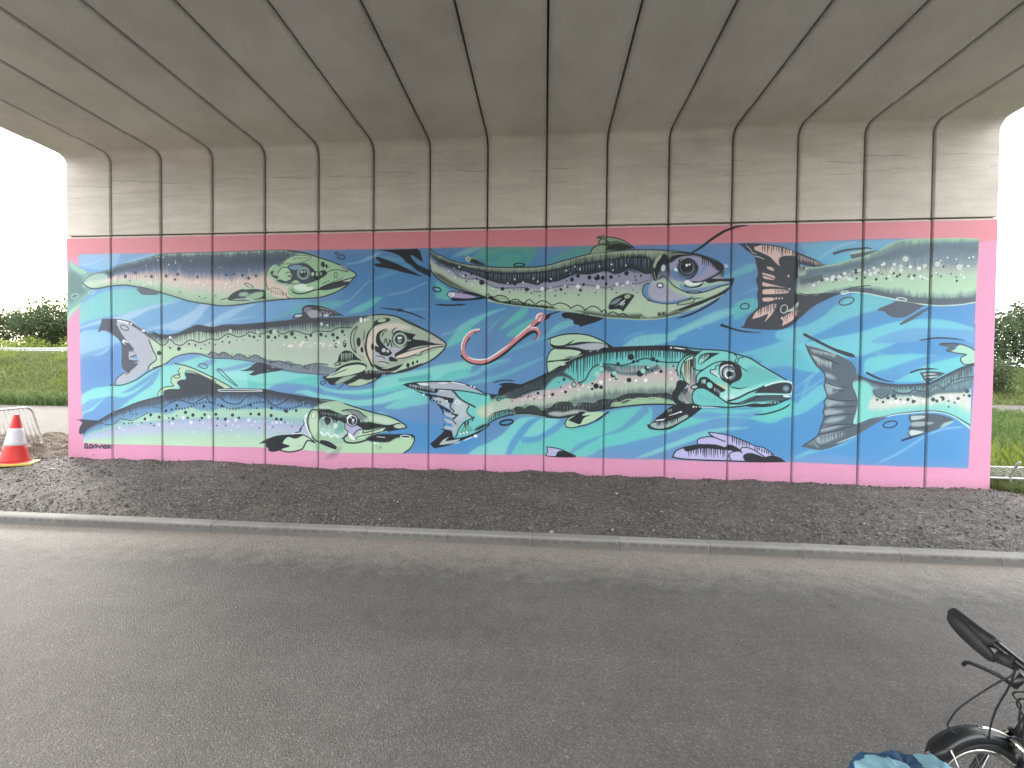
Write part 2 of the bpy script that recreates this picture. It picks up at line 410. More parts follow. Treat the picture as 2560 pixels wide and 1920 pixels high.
# B area light strokes
T('B')
R((140, 190, 222), "980,400,10 1100,385,14 1240,330,34 1330,280,10")
R((84, 160, 190), "1250,560,14 1400,500,46 1560,430,50 1740,390,20", a=.8)
R((90, 170, 190), "1260,340,10 1440,350,40 1600,370,26", a=.8)
L((150, 200, 226), 9, "860,800 1000,770 1110,670 1200,580 1250,565", taper=1)
L((160, 205, 226), 8, "1000,885 1160,800 1330,740", taper=1)
L((160, 205, 226), 8, "1350,718 1560,680 1700,620 1800,575", taper=1)
L((150, 200, 226), 8, "1500,900 1580,860 1800,850", taper=1)
L((150, 200, 226), 8, "190,900 290,870 360,815 450,792", taper=1)
R((86, 176, 180), "240,960,10 480,860,80 700,830,90 900,800,60 1000,760,8", a=.9)
R((92, 196, 186), "1000,890,10 1130,850,60 1260,770,60 1340,730,8")
F((100, 160, 215), "100,890 300,830 480,790 420,860 300,930 160,960")
L((140, 190, 220), 8, "1930,1108 2060,1070 2160,1000 2220,960", taper=1)
F((96, 200, 190), "1960,1240 2060,1120 2220,1000 2220,1100 2120,1180")
# F / G
T('F')
R((98, 182, 196), "960,540,8 1100,500,50 1250,440,80 1330,420,30")
R((110, 200, 214), "250,1190,10 500,1100,60 700,1010,70 900,930,90 1080,870,60 1160,850,10")
R((134, 206, 206), "480,1110,8 640,1050,40 900,930,36 1060,880,10")
F((86, 186, 190), "1110,800 1300,740 1330,850 1220,900 1110,960")
R((90, 160, 214), "1180,700,8 1320,650,30 1400,700,10")
R((96, 190, 212), "1100,1310,10 1400,1270,70 1700,1180,110 1900,1060,80 2100,980,60 2300,900,20")
F((90, 200, 204), "1330,1420 1500,1330 1760,1270 1900,1330 1960,1480 1830,1470 1620,1420 1460,1440")
F((110, 180, 212), "1740,330! 2100,185! 2210,190! 2210,300 2000,340 1860,380")
T('G')
F((96, 176, 214), "190,190! 900,165! 1180,150! 1080,230 900,290 700,360 480,400 330,360")
F((96, 196, 214), "480,400 700,300 860,270 760,340 620,380")
L((190, 220, 236), 8, "370,360 520,260 660,200 780,178", taper=1)
R((100, 196, 214), "0,1110,90 300,1060,110 560,930,120 820,850,90 1060,800,60 1150,760,10")
F((98, 194, 206), "640,760 760,690 840,690 1140,750 1080,800 900,840 640,900 520,960 460,900")
F((104, 200, 214), "0,1270 240,1190 500,1140 800,1080 1100,990 1420,950 1700,970 1940,1040! 1950,1130! 1700,1110 1400,1150 1200,1180 1000,1260 760,1330 500,1350 300,1400 0,1420!")
F((96, 160, 212), "900,1180 1200,1060 1500,1040 1940,1060! 1940,1200! 1700,1140 1400,1170 1150,1190")
R((96, 160, 206), "960,1260,10 1000,1310,40 1150,1330,30 1350,1290,16")
F((100, 202, 208), "840,1480 860,1360 1000,1320 1300,1300 1540,1310 1800,1320 1940,1250! 1940,1420! 1700,1500 1500,1570 1100,1580 920,1540")
F((78, 148, 208), "900,1510 1100,1440 1300,1370 1500,1320 1790,1320 1560,1380 1400,1440 1250,1520 1100,1580")
T('J')
R((96, 196, 208), "0,900,90 200,840,110 400,690,130 440,640,60")
R((120, 180, 222), "160,720,10 300,640,16 430,550,10")
R((104, 190, 214), "140,1340,8 320,1270,36 560,1220,30 760,1150,10", a=.8)
R((96, 150, 206), "130,1370,40 500,1360,120 800,1390,60", soft=30, a=.7)
L((150, 200, 236), 12, "960,1400 1150,1310 1330,1200 1480,1100", taper=1)
L((160, 210, 236), 12, "1480,1105 1640,1050 1840,1028", taper=1)
# H / I bottom
T('H')
F((118, 216, 208), "665,1310! 760,1240 900,1180 1040,1090 1140,980 1240,930 1420,930 1600,960 1540,1080 1400,1180 1300,1180 1180,1200 1120,1320!")
F(TE, "1120,1320! 1190,1190 1400,1170 1560,1080 1660,1000 1800,1040 2000,960 2100,880 2220,850 2500,830 2500,1000 2400,1150 2200,1240 1900,1310 1880,1330! 1500,1320!")
R((74, 150, 208), "1080,1320,50 1130,1200,70 1250,1040,70 1350,960,40 1450,920,10")
R((80, 150, 206), "1240,1160,60 1360,1150,60 1480,1090,60 1620,980,40 1640,930,10")
R((84, 150, 198), "1680,1310,20 1800,1220,50 2000,1130,30 2200,1060,40 2340,960,70 2450,860,80")
F((88, 146, 200), "1880,1340! 1980,1260 2100,1190 2220,1150 2400,1130 2600,1060 2700,1090 2600,1180 2400,1240 2260,1350!")
T('I')
F((92, 206, 196), "70,1230 0,1260! 0,1130 300,1080 600,1000 720,960 900,880 1000,850 1280,850 1500,850 1700,800 1900,760 1950,820 1800,960 1680,990 1500,950 1250,940 1100,960 860,1040 600,1120 300,1190")
F((96, 156, 208), "880,920 1050,880 1290,900 1520,880 1620,860 1500,940 1280,920 1050,950")
F((88, 146, 204), "20,1280 300,1180 640,1100 900,1020 1200,960 1480,960 1300,1060 1000,1110 760,1170 560,1240 380,1340! 20,1345!")
R((116, 206, 206), "360,1345,10 520,1290,40 760,1200,50 980,1120,60 1200,1060,40 1480,1035,10")
R((150, 210, 220), "640,1210,6 760,1190,20 830,1165,6", a=.7)
R((104, 184, 214), "1550,330,8 1700,290,40 1940,180,60 2100,110,40 2200,60,20")
F((86, 186, 200), "1530,330 1760,260 1960,240 2060,330 2110,450 1900,400 1700,390")
V((96, 150, 200), 18, 12, "1580,400 1930,400", "1580,470 1930,520", a=.5)
V((96, 190, 200), 12, 8, "1940,440 2160,440", "1940,470 2160,500", a=.5)
R((104, 180, 214), "2180,480,10 2080,560,40 2040,700,30 1980,800,10", a=.7)
R((130, 190, 220), "1960,640,6 2060,560,12 2180,470,6", a=.8)
R((100, 196, 208), "1960,1340,30 2080,1290,40 2200,1270,10", a=.6)
wt = CAN.copy(); soft1 = np.stack([blur(wt[..., k], 1.6) for k in range(3)], 2); soft2 = np.stack([blur(wt[..., k], 26) for k in range(3)], 2)
CAN += (soft1*.70 + soft2*.30 - CAN) * _clip[0][..., None]
clip()
# ============================================================ fish 1, upper left (A/B)
T('A')
F((120, 170, 160), "80,365! 150,400 250,470 330,490 250,560 240,640 330,650 270,720 200,800 130,860 75,985! 66,800! 80,700 95,560")
F((150, 190, 170), "100,375! 170,420 270,480 200,500 110,430")
F((96, 132, 130), "90,470 200,520 240,560 230,640 280,660 160,760 90,800 75,640", soft=40)
F((148, 200, 170), "80,985! 66,960 90,880 150,830 220,790 160,870 110,910")
O((170, 200, 200), 8, "150,722,38,24,-20 318,686,34,14,-12")
f1t = "225,590 300,515 420,480 520,450 600,410 760,375 900,335 1020,300 1200,290 1520,284 2030,264 2260,262 2440,285 2570,325 2730,380 2840,425 2940,480 2965,505"
f1b = "225,592 300,642 400,642 500,622 650,612 780,630 900,652 1000,682 1100,712 1300,772 1520,806 1620,818 1800,806 2030,772 2280,750 2570,735 2680,712 2780,670 2860,625 2965,510"
band(f1t, f1b, [(0, (150, 182, 156)), (.07, (84, 104, 116)), (.2, (70, 88, 112)), (.38, (92, 110, 142)), (.46, (158, 152, 170)), (.55, (226, 190, 168)), (.68, (216, 198, 172)), (.82, (178, 205, 168)), (1, (150, 182, 152))])
F((178, 212, 190), "225,590 290,520 400,490 480,520 420,600 330,640 240,625", soft=20, a=.8)
clip("225,590 300,515 420,480 520,450 600,410 760,375 900,335 1020,300 1200,290 1520,284 2030,264 2260,262 2440,285 2570,325 2730,380 2840,425 2940,480 2965,505 2860,625 2780,670 2680,712 2570,735 2280,750 2030,772 1800,806 1620,818 1520,806 1300,772 1100,712 1000,682 900,652 780,630 650,612 500,622 400,642 300,642")
V((74, 90, 120), 12, 64, "560,440 1020,330 1980,310", "560,560 1020,520 1980,500", a=.45, lo=.4)
V((92, 108, 140), 12, 70, "560,500 1020,480 1980,480", "560,600 1020,590 1980,570", a=.45, lo=.3)
V((232, 222, 200), 8, 50, "700,560 1980,560", "700,640 1980,690", a=.45)
D((66, 84, 112), "655,523,20 755,487,18 915,525,18 1062,520,18 1180,503,18 1375,530,14 1150,555,14 1665,508,16 1740,502,12 1825,513,16 1888,542,17 1960,517,15 858,524,9 1205,681,8 1395,725,8 1455,742,8 1415,752,6 1558,718,8 700,570,7")
S((240, 236, 228), 46, "780,560 1100,565 1900,560", "780,620 1100,650 1900,640", 5, 10, .9)
S((200, 215, 235), 16, "820,330 1020,310 1950,300", "820,480 1020,470 1950,480", 4, 9, .9)
clip()
L((78, 100, 104), 8, f1t)
L((56, 70, 82), 13, f1b)
F((86, 102, 118), "760,650! 830,640 960,665 1000,690! 960,708 830,708 790,680")
# cheek/pectoral fin
F((58, 70, 82), "1680,745 1730,690 1830,650 1950,650 2040,660! 2060,745! 1900,765 1700,765")
F((150, 190, 152), "1850,740 1930,690 2030,680 2020,730 1930,755", soft=14)
F((150, 180, 160), "1790,720 1800,690 1860,680 1890,700 1850,725", soft=10)
O((70, 84, 92), 8, "1890,615,46,15,24")
F((176, 210, 176), "1800,640 1870,630 1940,645 1850,655")
L((206, 222, 206), 10, "1730,755 1850,750 1960,765", taper=1)
L(KL, 8, "1600,762 1680,740 1740,735", taper=1)
T('B')
F((150, 194, 150), "180,560 190,490 240,420 320,410 420,330 560,290 700,330 860,385 980,440 1060,480 1080,505 1050,530 900,575 720,640 560,600 420,620 300,600 200,640", soft=16)
F((226, 196, 166), "180,540! 230,530 290,600 380,650 460,720 380,735 250,690 190,640", soft=24)
F((150, 194, 150), "430,620 560,600 720,640 880,600 1000,585 960,640 860,690 690,735 500,742 400,700", soft=8)
L(K, 11, "400,268 560,290 690,328 850,382 960,428 1062,482 1082,505 1060,532 900,578 780,620 690,655")
R((40, 48, 60), "690,655,8 800,630,60 900,600,50 1005,585,20")
F((50, 58, 68), "710,650! 800,622 900,598 1010,582! 960,618 850,650 760,662")
L(K, 10, "1010,584 975,622 900,672 800,712 690,737 400,750 170,772")
L((96, 130, 110), 9, "960,530 900,560 820,590", taper=1)
# gill cover outline
L((74, 100, 96), 10, "330,420 260,412 200,460 178,560 200,650 240,700 300,720 420,740")
L((206, 232, 214), 7, "300,410 250,420 205,470", taper=1)
F((168, 200, 150), "340,400 400,345 480,315 580,315 635,335 560,375 440,395")
V((86, 116, 90), 7, 11, "440,340 610,330", "440,380 610,360", a=.8)
L((80, 104, 90), 6, "340,400 400,345 480,315 580,315 635,335 560,375 440,395 340,400")
F((62, 78, 100), "400,420 480,400 560,390 620,420 700,490 770,470 790,500 700,560 560,600 480,560 420,590 340,590 290,560 380,540")
F((120, 150, 190), "410,425 490,410 540,420 480,460 430,450", soft=8)
F((172, 208, 156), "305,490 340,440 400,440 430,480 440,520 400,570 340,560 310,530")
L(K, 6, "300,490 340,440 400,440 430,480")
F((162, 200, 156), "370,520 380,485 420,480 440,510 410,520 440,540 410,570 375,550")
L(K, 6, "375,500 395,482 430,488 428,515 400,520 432,530 430,560 400,565")
F((72, 88, 92), "225,480 260,470 250,510 300,520 290,550 240,520")
D((58, 70, 84), "555,495,72"); D((140, 188, 160), "555,492,56"); D((60, 80, 90), "555,495,44"); O((190, 215, 200), 6, "555,492,62,62"); D((40, 52, 66), "548,500,26"); D((210, 225, 225), "540,480,12 566,478,8")
F((30, 38, 48), "585,395 640,440 690,480 760,460 785,495 740,530 680,560 640,520 630,450")
F((190, 215, 180), "640,480 660,490 655,520 635,515")
E((150, 190, 160), "690,500,14,20 730,498,10,14"); O((60, 80, 84), 7, "690,500,16,24 732,498,14,22")
E(K, "750,405,20,28,-10 786,422,12,20,-10"); D(K, "815,428,6 755,592,7 780,582,7 804,570,6")
O((70, 96, 86), 8, "878,512,16,26,-5")
F((130, 140, 145), "920,410 980,430 1010,478 950,450", soft=6); L(K, 7, "780,490 840,462 900,458 960,470 1010,480", taper=1)
F((214, 232, 214), "455,625 500,600 560,600 600,630 650,630 640,660 560,672 490,660")
L(K, 12, "430,650 470,690 560,695 650,665 700,655", taper=1)
L((60, 78, 76), 8, "390,610 420,595 470,600 600,585", taper=1)
F((220, 200, 160), "205,660 240,640 320,655 400,735 300,735 220,700"); V((120, 90, 70), 9, 8, "225,660 390,700", "225,720 390,735"); L((90, 110, 90), 6, "205,660 240,640 320,655 400,735")
# ============================================================ fish 2, left middle (A tail, B head)
T('A')
f2t = "930,1070 1010,1105 1150,1100 1290,1040 1380,1008 1520,1030 1640,1008 1800,1004 2030,985 2220,968 2440,945 2780,935 3040,915 3240,905 3360,918 3560,1000 3700,1080 3800,1150 3860,1200"
f2b = "930,1440 1010,1415 1060,1395 1150,1330 1280,1298 1400,1300 1520,1340 1700,1345 1900,1370 2030,1390 2180,1440 2360,1480 2580,1500 2760,1515 2900,1515 3120,1500 3280,1500 3460,1450 3700,1370 3820,1280 3860,1210"
F((172, 172, 188), "560,990! 700,960 830,1060 940,1150 930,1240 960,1350 880,1450 760,1540 640,1590 550,1605! 570,1550 640,1490 700,1440 780,1390 760,1300 720,1250 740,1240 660,1170 600,1090")
F((82, 90, 106), "375,1085! 395,1040 420,950! 500,945 620,955 720,985 860,1080 980,1110 1010,1180 900,1140 820,1080 740,1030 640,985 570,985 620,1100 700,1200 745,1255! 710,1285 770,1310 690,1350 790,1365 740,1390 780,1400 700,1470 640,1460 615,1390 620,1300 605,1180 520,1100 440,1065")
F((172, 172, 188), "560,992! 640,990 700,1010 800,1080 900,1150 880,1170 740,1180 690,1170! 620,1080")
F((206, 214, 222), "640,1150! 690,1190 640,1180 660,1210 620,1180"); F((172, 172, 188), "690,1270! 760,1300 700,1330 790,1362 720,1360 690,1345")
L(KL, 12, "500,1610 620,1610 760,1560 880,1480 1010,1420 1080,1385")
L(KL, 9, "550,1605 570,1545 640,1490 700,1475 660,1505")
L(KL, 9, "640,1150 690,1180", taper=1); O(KL, 9, "645,1038,44,22,22"); D(WH, "712,1000,11"); R(WH, "575,965,14 640,978,16 685,992,16"); E(WH, "836,1066,20,15"); O(KL, 6, "836,1066,21,16")
band(f2t, f2b, [(0, (76, 86, 100)), (.1, (86, 98, 108)), (.22, (150, 176, 156)), (.38, (176, 198, 170)), (.6, (178, 190, 174)), (.85, (176, 200, 172)), (1, (150, 168, 156))])
F((182, 208, 168), "890,1160! 960,1180 1040,1230 1160,1230 1400,1250 1500,1290 1280,1285 1150,1330 1000,1420 880,1460! 900,1420 970,1350! 930,1270")
L(KL, 12, "890,1160 930,1260 965,1350 900,1410 880,1455"); L(KL, 10, f2b)
# back stripe with scallops
f2s = "930,1150 1010,1210 1060,1200 1100,1150 1150,1200 1220,1210 1300,1160 1400,1185 1500,1150 1580,1155 1680,1100 1780,1130 1850,1110 1900,1080 2000,1100 2140,1060 2220,1100 2340,1068 2480,1105 2560,1070 2700,1075 2780,1040 2900,1035 2960,1055"
F((64, 74, 88), "880,1070! 1010,1105 1150,1100 1290,1040 1380,1008 1520,1030 1640,1008 1800,1004 2030,985 2220,968 2440,945 2800,935 2840,960 2500,985 2030,1045 1700,1065 1500,1090 1380,1075 1280,1100 1150,1120 1010,1135", soft=10)
V((60, 70, 84), 11, 84, "940,1105 1150,1100 1380,1030 1520,1050 2030,1010 2440,970 2900,960", f2s, a=.9, lo=.75)
L((58, 68, 82), 10, f2s)
D((58, 66, 78), "990,1290,24 1190,1248,22 1105,1232,18 1290,1200,12 1355,1212,12 1450,1208,8 1410,1248,9 1495,1190,9 1555,1205,8 1625,1178,10 1695,1184,12 1680,1128,10 1768,1160,6 1835,1160,6 1978,1166,8 1900,1115,18 1940,1130,16 2000,1122,12 2085,1130,20 2110,1080,22 2152,1135,16 2190,1118,10 2260,1130,20 2320,1097,22 2350,1138,12 2510,1115,16 2460,1132,14 2610,1105,20 2660,1122,12 2730,1106,20 2775,1138,18 2740,1165,10 2825,1075,18 2120,1165,7 2470,1160,8")
E(K, "2760,1215,14,26 2848,1200,16,36"); D(K, "2845,1110,8")
D((178, 206, 180), "1110,1224,14 1705,1068,18 1980,1085,18 2145,1078,26 1908,1103,14 2540,1120,14 2615,1000,18 2675,1012,12"); D(WH, "1102,1135,15")
S((236, 230, 222), 34, "2230,1180 2860,1170", "2230,1230 2860,1230", 6, 16, .9, 2)
V((222, 204, 186), 9, 26, "2330,1190 2800,1180", "2330,1300 2800,1270", a=.5)
V((150, 172, 158), 7, 50, "1450,1240 2760,1240", "1450,1360 2760,1400", a=.35)
# belly scallops
F((118, 130, 146), "1480,1300! 1520,1285 1580,1310 1640,1280 1720,1330 1790,1305 1880,1345 1960,1315 2060,1365 2150,1370 2220,1380 2300,1370 2400,1430 2520,1400 2600,1400 2700,1430 2800,1440! 2780,1510 2580,1500 2360,1480 2180,1440 2030,1390 1700,1345 1530,1335", soft=6)
for s in ("1480,1310 1520,1278 1580,1305", "1585,1312 1640,1282 1730,1335", "1735,1330 1790,1300 1885,1345", "1885,1345 1960,1310 2060,1365 2160,1375", "2100,1390 2180,1370 2250,1385 2330,1420", "2330,1400 2420,1420 2480,1450", "2440,1420 2560,1395 2680,1405"):
    L((64, 74, 88), 10, s)
V((66, 78, 90), 7, 40, "1520,1300 1640,1290 1960,1320 2200,1380 2500,1410 2700,1430", "1520,1335 1900,1370 2200,1430 2700,1500", a=.9)
F((62, 70, 84), "1800,1470! 1890,1440 1960,1390 2060,1400 2120,1440 2070,1470 2140,1475 2000,1500 1940,1515 1890,1505! 1940,1470 1860,1470"); F((62, 70, 84), "2080,1470! 2120,1440 2240,1450 2160,1475")
# dorsal fin
T('B')
F((66, 72, 84), "450,940 480,905 540,900 545,850 580,820 660,815 760,835 880,880 945,915! 800,925 600,945")
F((160, 160, 176), "590,890 640,860 700,870 740,920 640,940 610,920"); F((120, 124, 140), "560,850 600,830 640,850 580,890", soft=6)
E((196, 196, 210), "505,915,40,16,-12 782,914,28,14,-8"); V((160, 160, 176), 8, 8, "730,870 850,890", "730,905 850,920")
L((190, 190, 205), 5, "720,840 820,862 940,912"); L(K, 9, "450,940 480,905 545,895 545,850 580,820 660,815 760,835 880,880 950,918")
# head
F((158, 176, 146), "1040,1040 1100,980 1240,910 1350,905 1480,925 1600,985 1760,1060 1880,1130 1975,1190 1985,1220 1940,1270 1860,1340 1700,1430 1500,1490 1300,1500 1200,1400 1080,1300 1030,1160", soft=10)
F((216, 200, 162), "1180,1360 1170,1200 1230,1060 1330,1010 1500,990 1640,1040 1500,1060 1400,1060 1300,1110 1290,1240 1260,1300 1230,1420 1200,1380", soft=20)
F((178, 176, 192), "1260,1260 1330,1200 1500,1240 1560,1230 1500,1300 1420,1360 1300,1380 1260,1330", soft=20)
F((178, 208, 164), "1440,1480 1560,1390 1700,1330 1900,1250 1960,1240 1900,1300 1780,1390 1600,1460", soft=14)
L(K, 13, "1240,912 1350,905 1480,925 1600,985 1800,1075 1920,1145 1980,1195 1975,1225 1955,1260 1860,1345 1700,1425 1560,1475 1380,1502")
F((46, 54, 62), "1480,1475! 1600,1440 1750,1390 1690,1430 1560,1478", soft=8)
F(K, "1395,1045 1340,1060 1290,1100 1280,1180 1310,1230 1270,1220 1275,1270 1310,1290 1330,1310 1400,1320 1440,1290 1420,1260 1390,1240 1330,1170 1320,1110 1350,1070")
D((196, 196, 204), "1358,1262,22 1398,1272,16 1434,1272,7")
L(K, 10, "1360,1190 1380,1150 1400,1220 1420,1160 1440,1230"); L(K, 9, "1440,1100 1450,1060 1490,1035", taper=1)
L(K, 9, "1340,1130 1360,1080 1400,1060", taper=1)
F(K, "1450,1110 1500,1065 1560,1080 1680,1105! 1650,1150 1760,1165 1870,1195 1975,1205! 1870,1210 1760,1215 1640,1240 1560,1290 1480,1340! 1470,1300 1530,1260 1590,1200 1590,1120")
D((150, 170, 150), "1520,1155,78"); O(K, 9, "1520,1155,76,76 1520,1155,46,46"); D((50, 60, 66), "1520,1158,44"); O((180, 200, 180), 6, "1520,1155,56,56"); D((120, 150, 140), "1515,1170,22", soft=14); D((225, 235, 235), "1508,1140,13 1530,1138,11"); L((210, 225, 210), 6, "1470,1210 1530,1230 1580,1220", taper=1); D(WH, "1602,1165,7 1622,1165,7")
F((228, 204, 168), "1470,1340 1500,1310 1620,1270 1800,1225 1960,1210! 1860,1240 1700,1300 1560,1345 1490,1362"); L(K, 10, "1480,1352 1600,1330 1720,1285 1840,1240 1955,1222"); L(K, 8, "1470,1340 1490,1315 1620,1268 1800,1222")
F((190, 178, 170), "1830,1120 1900,1150 1960,1195 1880,1190 1830,1175", soft=8)
V((140, 130, 126), 6, 7, "1830,1120 1930,1160", "1830,1170 1930,1190", a=.6)
E((160, 180, 150), "1705,1298,34,13,-16"); L(K, 7, "1665,1310 1720,1310 1740,1288"); E(K, "1600,1413,17,24 1650,1392,12,19 1692,1376,11,14")
F(K, "1410,1340 1430,1325 1500,1370 1420,1370"); E((200, 190, 190), "1330,1335,40,10,16 1360,1390,62,14,20"); L(K, 8, "1290,1320 1340,1330 1370,1348"); L(K, 9, "1300,1375 1360,1380 1420,1405", taper=1)
F(K, "1255,1400 1330,1430 1420,1440 1560,1395! 1500,1450 1420,1475 1320,1465 1280,1440"); L((190, 205, 170), 7, "1330,1440 1390,1445 1440,1420", taper=1)
# gill lines
L(K, 10, "1090,1020 1040,1080 1025,1160 1040,1240 1080,1290"); L(K, 8, "1095,1030 1065,1100 1060,1180 1080,1280", a=.8); L(K, 18, "1245,1030 1200,1100 1180,1200 1190,1300 1230,1400 1250,1440", taper=1); L(K, 9, "1165,1060 1160,1180 1180,1290 1190,1330", taper=1)
F((216, 196, 160), "1180,1130 1165,1230 1190,1330 1215,1380 1190,1360 1120,1270 1140,1310 1090,1270", a=.5, soft=8)
E(K, "1107,1180,20,46 1140,1258,14,28,-6 1245,1228,13,34"); F(K, "1255,990 1300,955 1400,940 1420,965 1360,990 1290,1010 1240,1040!"); E((160, 186, 140), "1340,965,46,18,-8"); E(WH, "1130,960,14,26 1172,960,9,16"); D(WH, "1198,957,7")
# pectoral fin
F(K, "905,1340 930,1290 980,1265 1040,1280 1070,1310 1100,1340! 1130,1370 1000,1390 900,1410"); V((140, 165, 140), 14, 7, "930,1300 1050,1290", "930,1380 1050,1360", lo=.8); F((150, 176, 146), "860,1400 890,1380 1000,1385 900,1420")
L(K, 8, "860,1405 890,1382 930,1400 870,1420"); F((158, 186, 146), "990,1390 1060,1360 1160,1375 1220,1420 1300,1480 1200,1470", soft=4)
F(K, "750,1530 850,1500 900,1440 1000,1395 1120,1385 1190,1420 1170,1470 1240,1480 1340,1510 1270,1570 1200,1600 1100,1625 1000,1620 960,1590 840,1610 790,1570")
F((190, 210, 166), "780,1535 880,1480 960,1430 1100,1405 1180,1430 1150,1470 1020,1510 860,1535"); F((150, 176, 150), "870,1590 960,1530 1100,1510 980,1570 900,1600", soft=8); F((176, 200, 160), "990,1610 1060,1580 1120,1550 1200,1560 1290,1540 1180,1600 1090,1620", soft=6)
L(K, 7, "830,1520 920,1480 1000,1450", taper=1); L(K, 7, "890,1655 1000,1570 1160,1470", taper=1); O(K, 7, "752,1586,28,16,-22"); L(K, 6, "690,1550 760,1525", taper=1)
F(K, "1140,1500! 1210,1465 1380,1480 1460,1478! 1300,1510"); V((170, 190, 160), 8, 12, "1170,1470 1380,1485", "1170,1505 1380,1500", lo=.6)
# loose marks
L(K, 13, "1310,838 1480,858 1560,872 1680,910 1775,958", taper=1); O(K, 8, "1522,862,30,12,6"); O(K, 9, "934,330,38,22,8"); O(K, 7, "888,292,15,11"); O(K, 11, "1888,655,42,22,12"); L(K, 15, "1870,805 2020,812 2180,802", taper=1)
# ============================================================ fish 3, lower left (C/D)
T('C')
F((66, 74, 90), "160,962! 200,952 300,960 390,965! 300,1040 240,1085 205,1105! 190,1085 200,1030 225,990! 200,965")
f3t = "232,1090 300,1020 400,960 520,890 640,840 760,790 900,750 1040,715 1200,680 1400,655 1580,645 1800,650 2040,655 2220,690 2380,715 2560,745 2780,775 2950,835 3120,880"
f3b = "232,1188 520,1200 1020,1212 1530,1225 2040,1236 2570,1270 3120,1290"
band(f3t, f3b, [(0, (70, 78, 92)), (.1, (76, 90, 112)), (.2, (92, 138, 184)), (.34, (100, 150, 188)), (.42, (140, 190, 180)), (.52, (150, 176, 200)), (.6, (178, 176, 214)), (.72, (172, 190, 206)), (.82, (170, 206, 182)), (1, (182, 214, 176))])
clip("232,1090 300,1020 400,960 520,890 640,840 760,790 900,750 1040,715 1200,680 1400,655 1580,645 1800,650 2040,655 2220,690 2380,715 2560,745 2780,775 2950,835 3120,880! 3120,1290! 2570,1270 2040,1236 1530,1225 1020,1212 520,1200 232,1188!")
F((160, 205, 180), "560,950 700,965 860,900 1000,890 1080,905 1180,860 1300,830 1420,870 1530,870 1640,830 1800,850 1920,850 2060,840 2250,870 2400,840 2560,850! 2560,930 2000,930 1300,940 700,985", soft=14)
F((84, 96, 120), "380,985 520,900 700,830 860,800 1000,790 1040,740 880,760 640,850 480,930", soft=16, a=.7)
f3s = "1040,830 1120,780 1200,760 1320,795 1400,760 1460,730 1500,780 1540,775 1580,720 1660,780 1780,800 1860,730 1940,700 2060,750 2140,810 2220,790 2320,730 2400,770 2480,745 2600,790"
F((62, 70, 86), "1040,740! 1200,690 1580,650 2040,660 2560,745! 2640,780! 2560,760 2480,745 2400,770 2320,730 2200,720 2040,700 1900,700 1600,690 1300,720 1100,760", soft=16)
V((56, 78, 104), 8, 70, "1240,700 1580,670 2040,680 2420,730", "1240,790 1320,795 1460,735 1520,780 1580,725 1780,795 1900,720 2040,740 2140,805 2250,770 2420,765", a=.85, lo=.7)
L((46, 62, 84), 10, f3s); L((74, 90, 112), 9, "400,985 470,1005 540,1000 600,950 720,965 820,920 880,890"); L((74, 90, 112), 8, "900,810 960,835 1030,835 1100,790", a=.9)
for i in range(46):
    x = 1160 + i * 30; D((58, 86, 122), "%d,%d,13" % (x, 815 + 34 * math.sin(x / 85.0)), a=.85)
V((80, 110, 150), 9, 50, "1160,830 2540,830", "1160,890 2540,880", a=.5, lo=.3)
D((44, 56, 66), "908,908,17 850,950,16 992,932,17 1130,947,17 1256,884,18 1330,910,19 1278,938,13 1448,906,16 1420,940,14 1560,902,16 1726,910,18 1790,938,14 1655,952,17 1576,946,12 1908,900,15 1990,902,18 2112,915,17 2165,952,17 1170,815,16 1440,822,16 1060,868,16 1118,855,12 1620,820,16 1905,812,16 2115,840,16 2255,870,16 2362,865,15 2212,955,16 2270,875,14 1970,843,9 640,996,9 690,992,9 720,988,9 908,994,9 820,988,8 1088,940,9 940,1015,9 1658,1014,8 1568,1016,8 1395,962,7 1168,918,8 1090,975,7 765,902,8 728,905,7 1995,1040,7 2130,1028,7 2320,1025,7 2250,980,7")
D((216, 216, 240), "988,1005,18 1125,994,16 1232,938,20 1310,984,22 1490,930,18 1680,972,16 1758,960,18 1888,960,20 1952,978,11 2050,970,15 2125,985,12 2165,982,18 2210,985,14 2280,990,10 2320,992,8 598,1035,13 636,1058,10 778,1006,10 1428,990,9 1328,1080,10 1256,1066,7 1500,1040,9 1710,1060,9 1780,1025,10 1628,1120,8 1790,1122,8 1726,1006,9 1920,1006,9 1058,942,9 878,958,11 1976,1094,8 2092,1032,9 2000,970,9")
V((140, 176, 176), 6, 90, "300,1040 2000,1040", "300,1120 2000,1140", a=.3)
clip()
L((60, 70, 88), 11, f3t)
# dorsal fin
F((178, 212, 172), "1150,395! 1300,440 1520,530 1640,580 1720,635! 1600,640 1400,560 1300,480 1250,470 1240,540! 1180,620 1040,680 990,715! 975,715 1000,660 1060,630 1130,618! 1110,560 1130,510 1190,490 1180,440 1200,410")
F((64, 72, 88), "1170,590 1200,560 1260,550 1250,500 1290,485 1400,510 1540,580 1640,640 1600,660 1400,660 1200,690 1040,720! 1040,670 1100,650 1190,650 1200,630")
L(KL, 11, "1150,395 1300,430 1520,530 1640,590 1720,638"); L(KL, 9, "1250,500 1270,470 1340,480 1450,530 1560,580"); L(KL, 8, "1200,440 1180,480 1200,500 1130,520 1110,570 1140,620"); L(KL, 9, "975,715 1000,660 1060,630 1140,620")
O(KL, 8, "1170,525,32,16,0 1432,420,46,22,14"); L(KL, 8, "1100,380 1160,392", taper=1)
L(KL, 9, "1570,455 1600,450 1680,530 1780,625"); L(KL, 7, "1575,460 1640,530 1760,620")
R((222, 228, 226), "1580,662,8 1600,655,8 1800,655,7 2010,660,8 2020,670,8 1800,674,8 1600,672,8 1582,664,8")
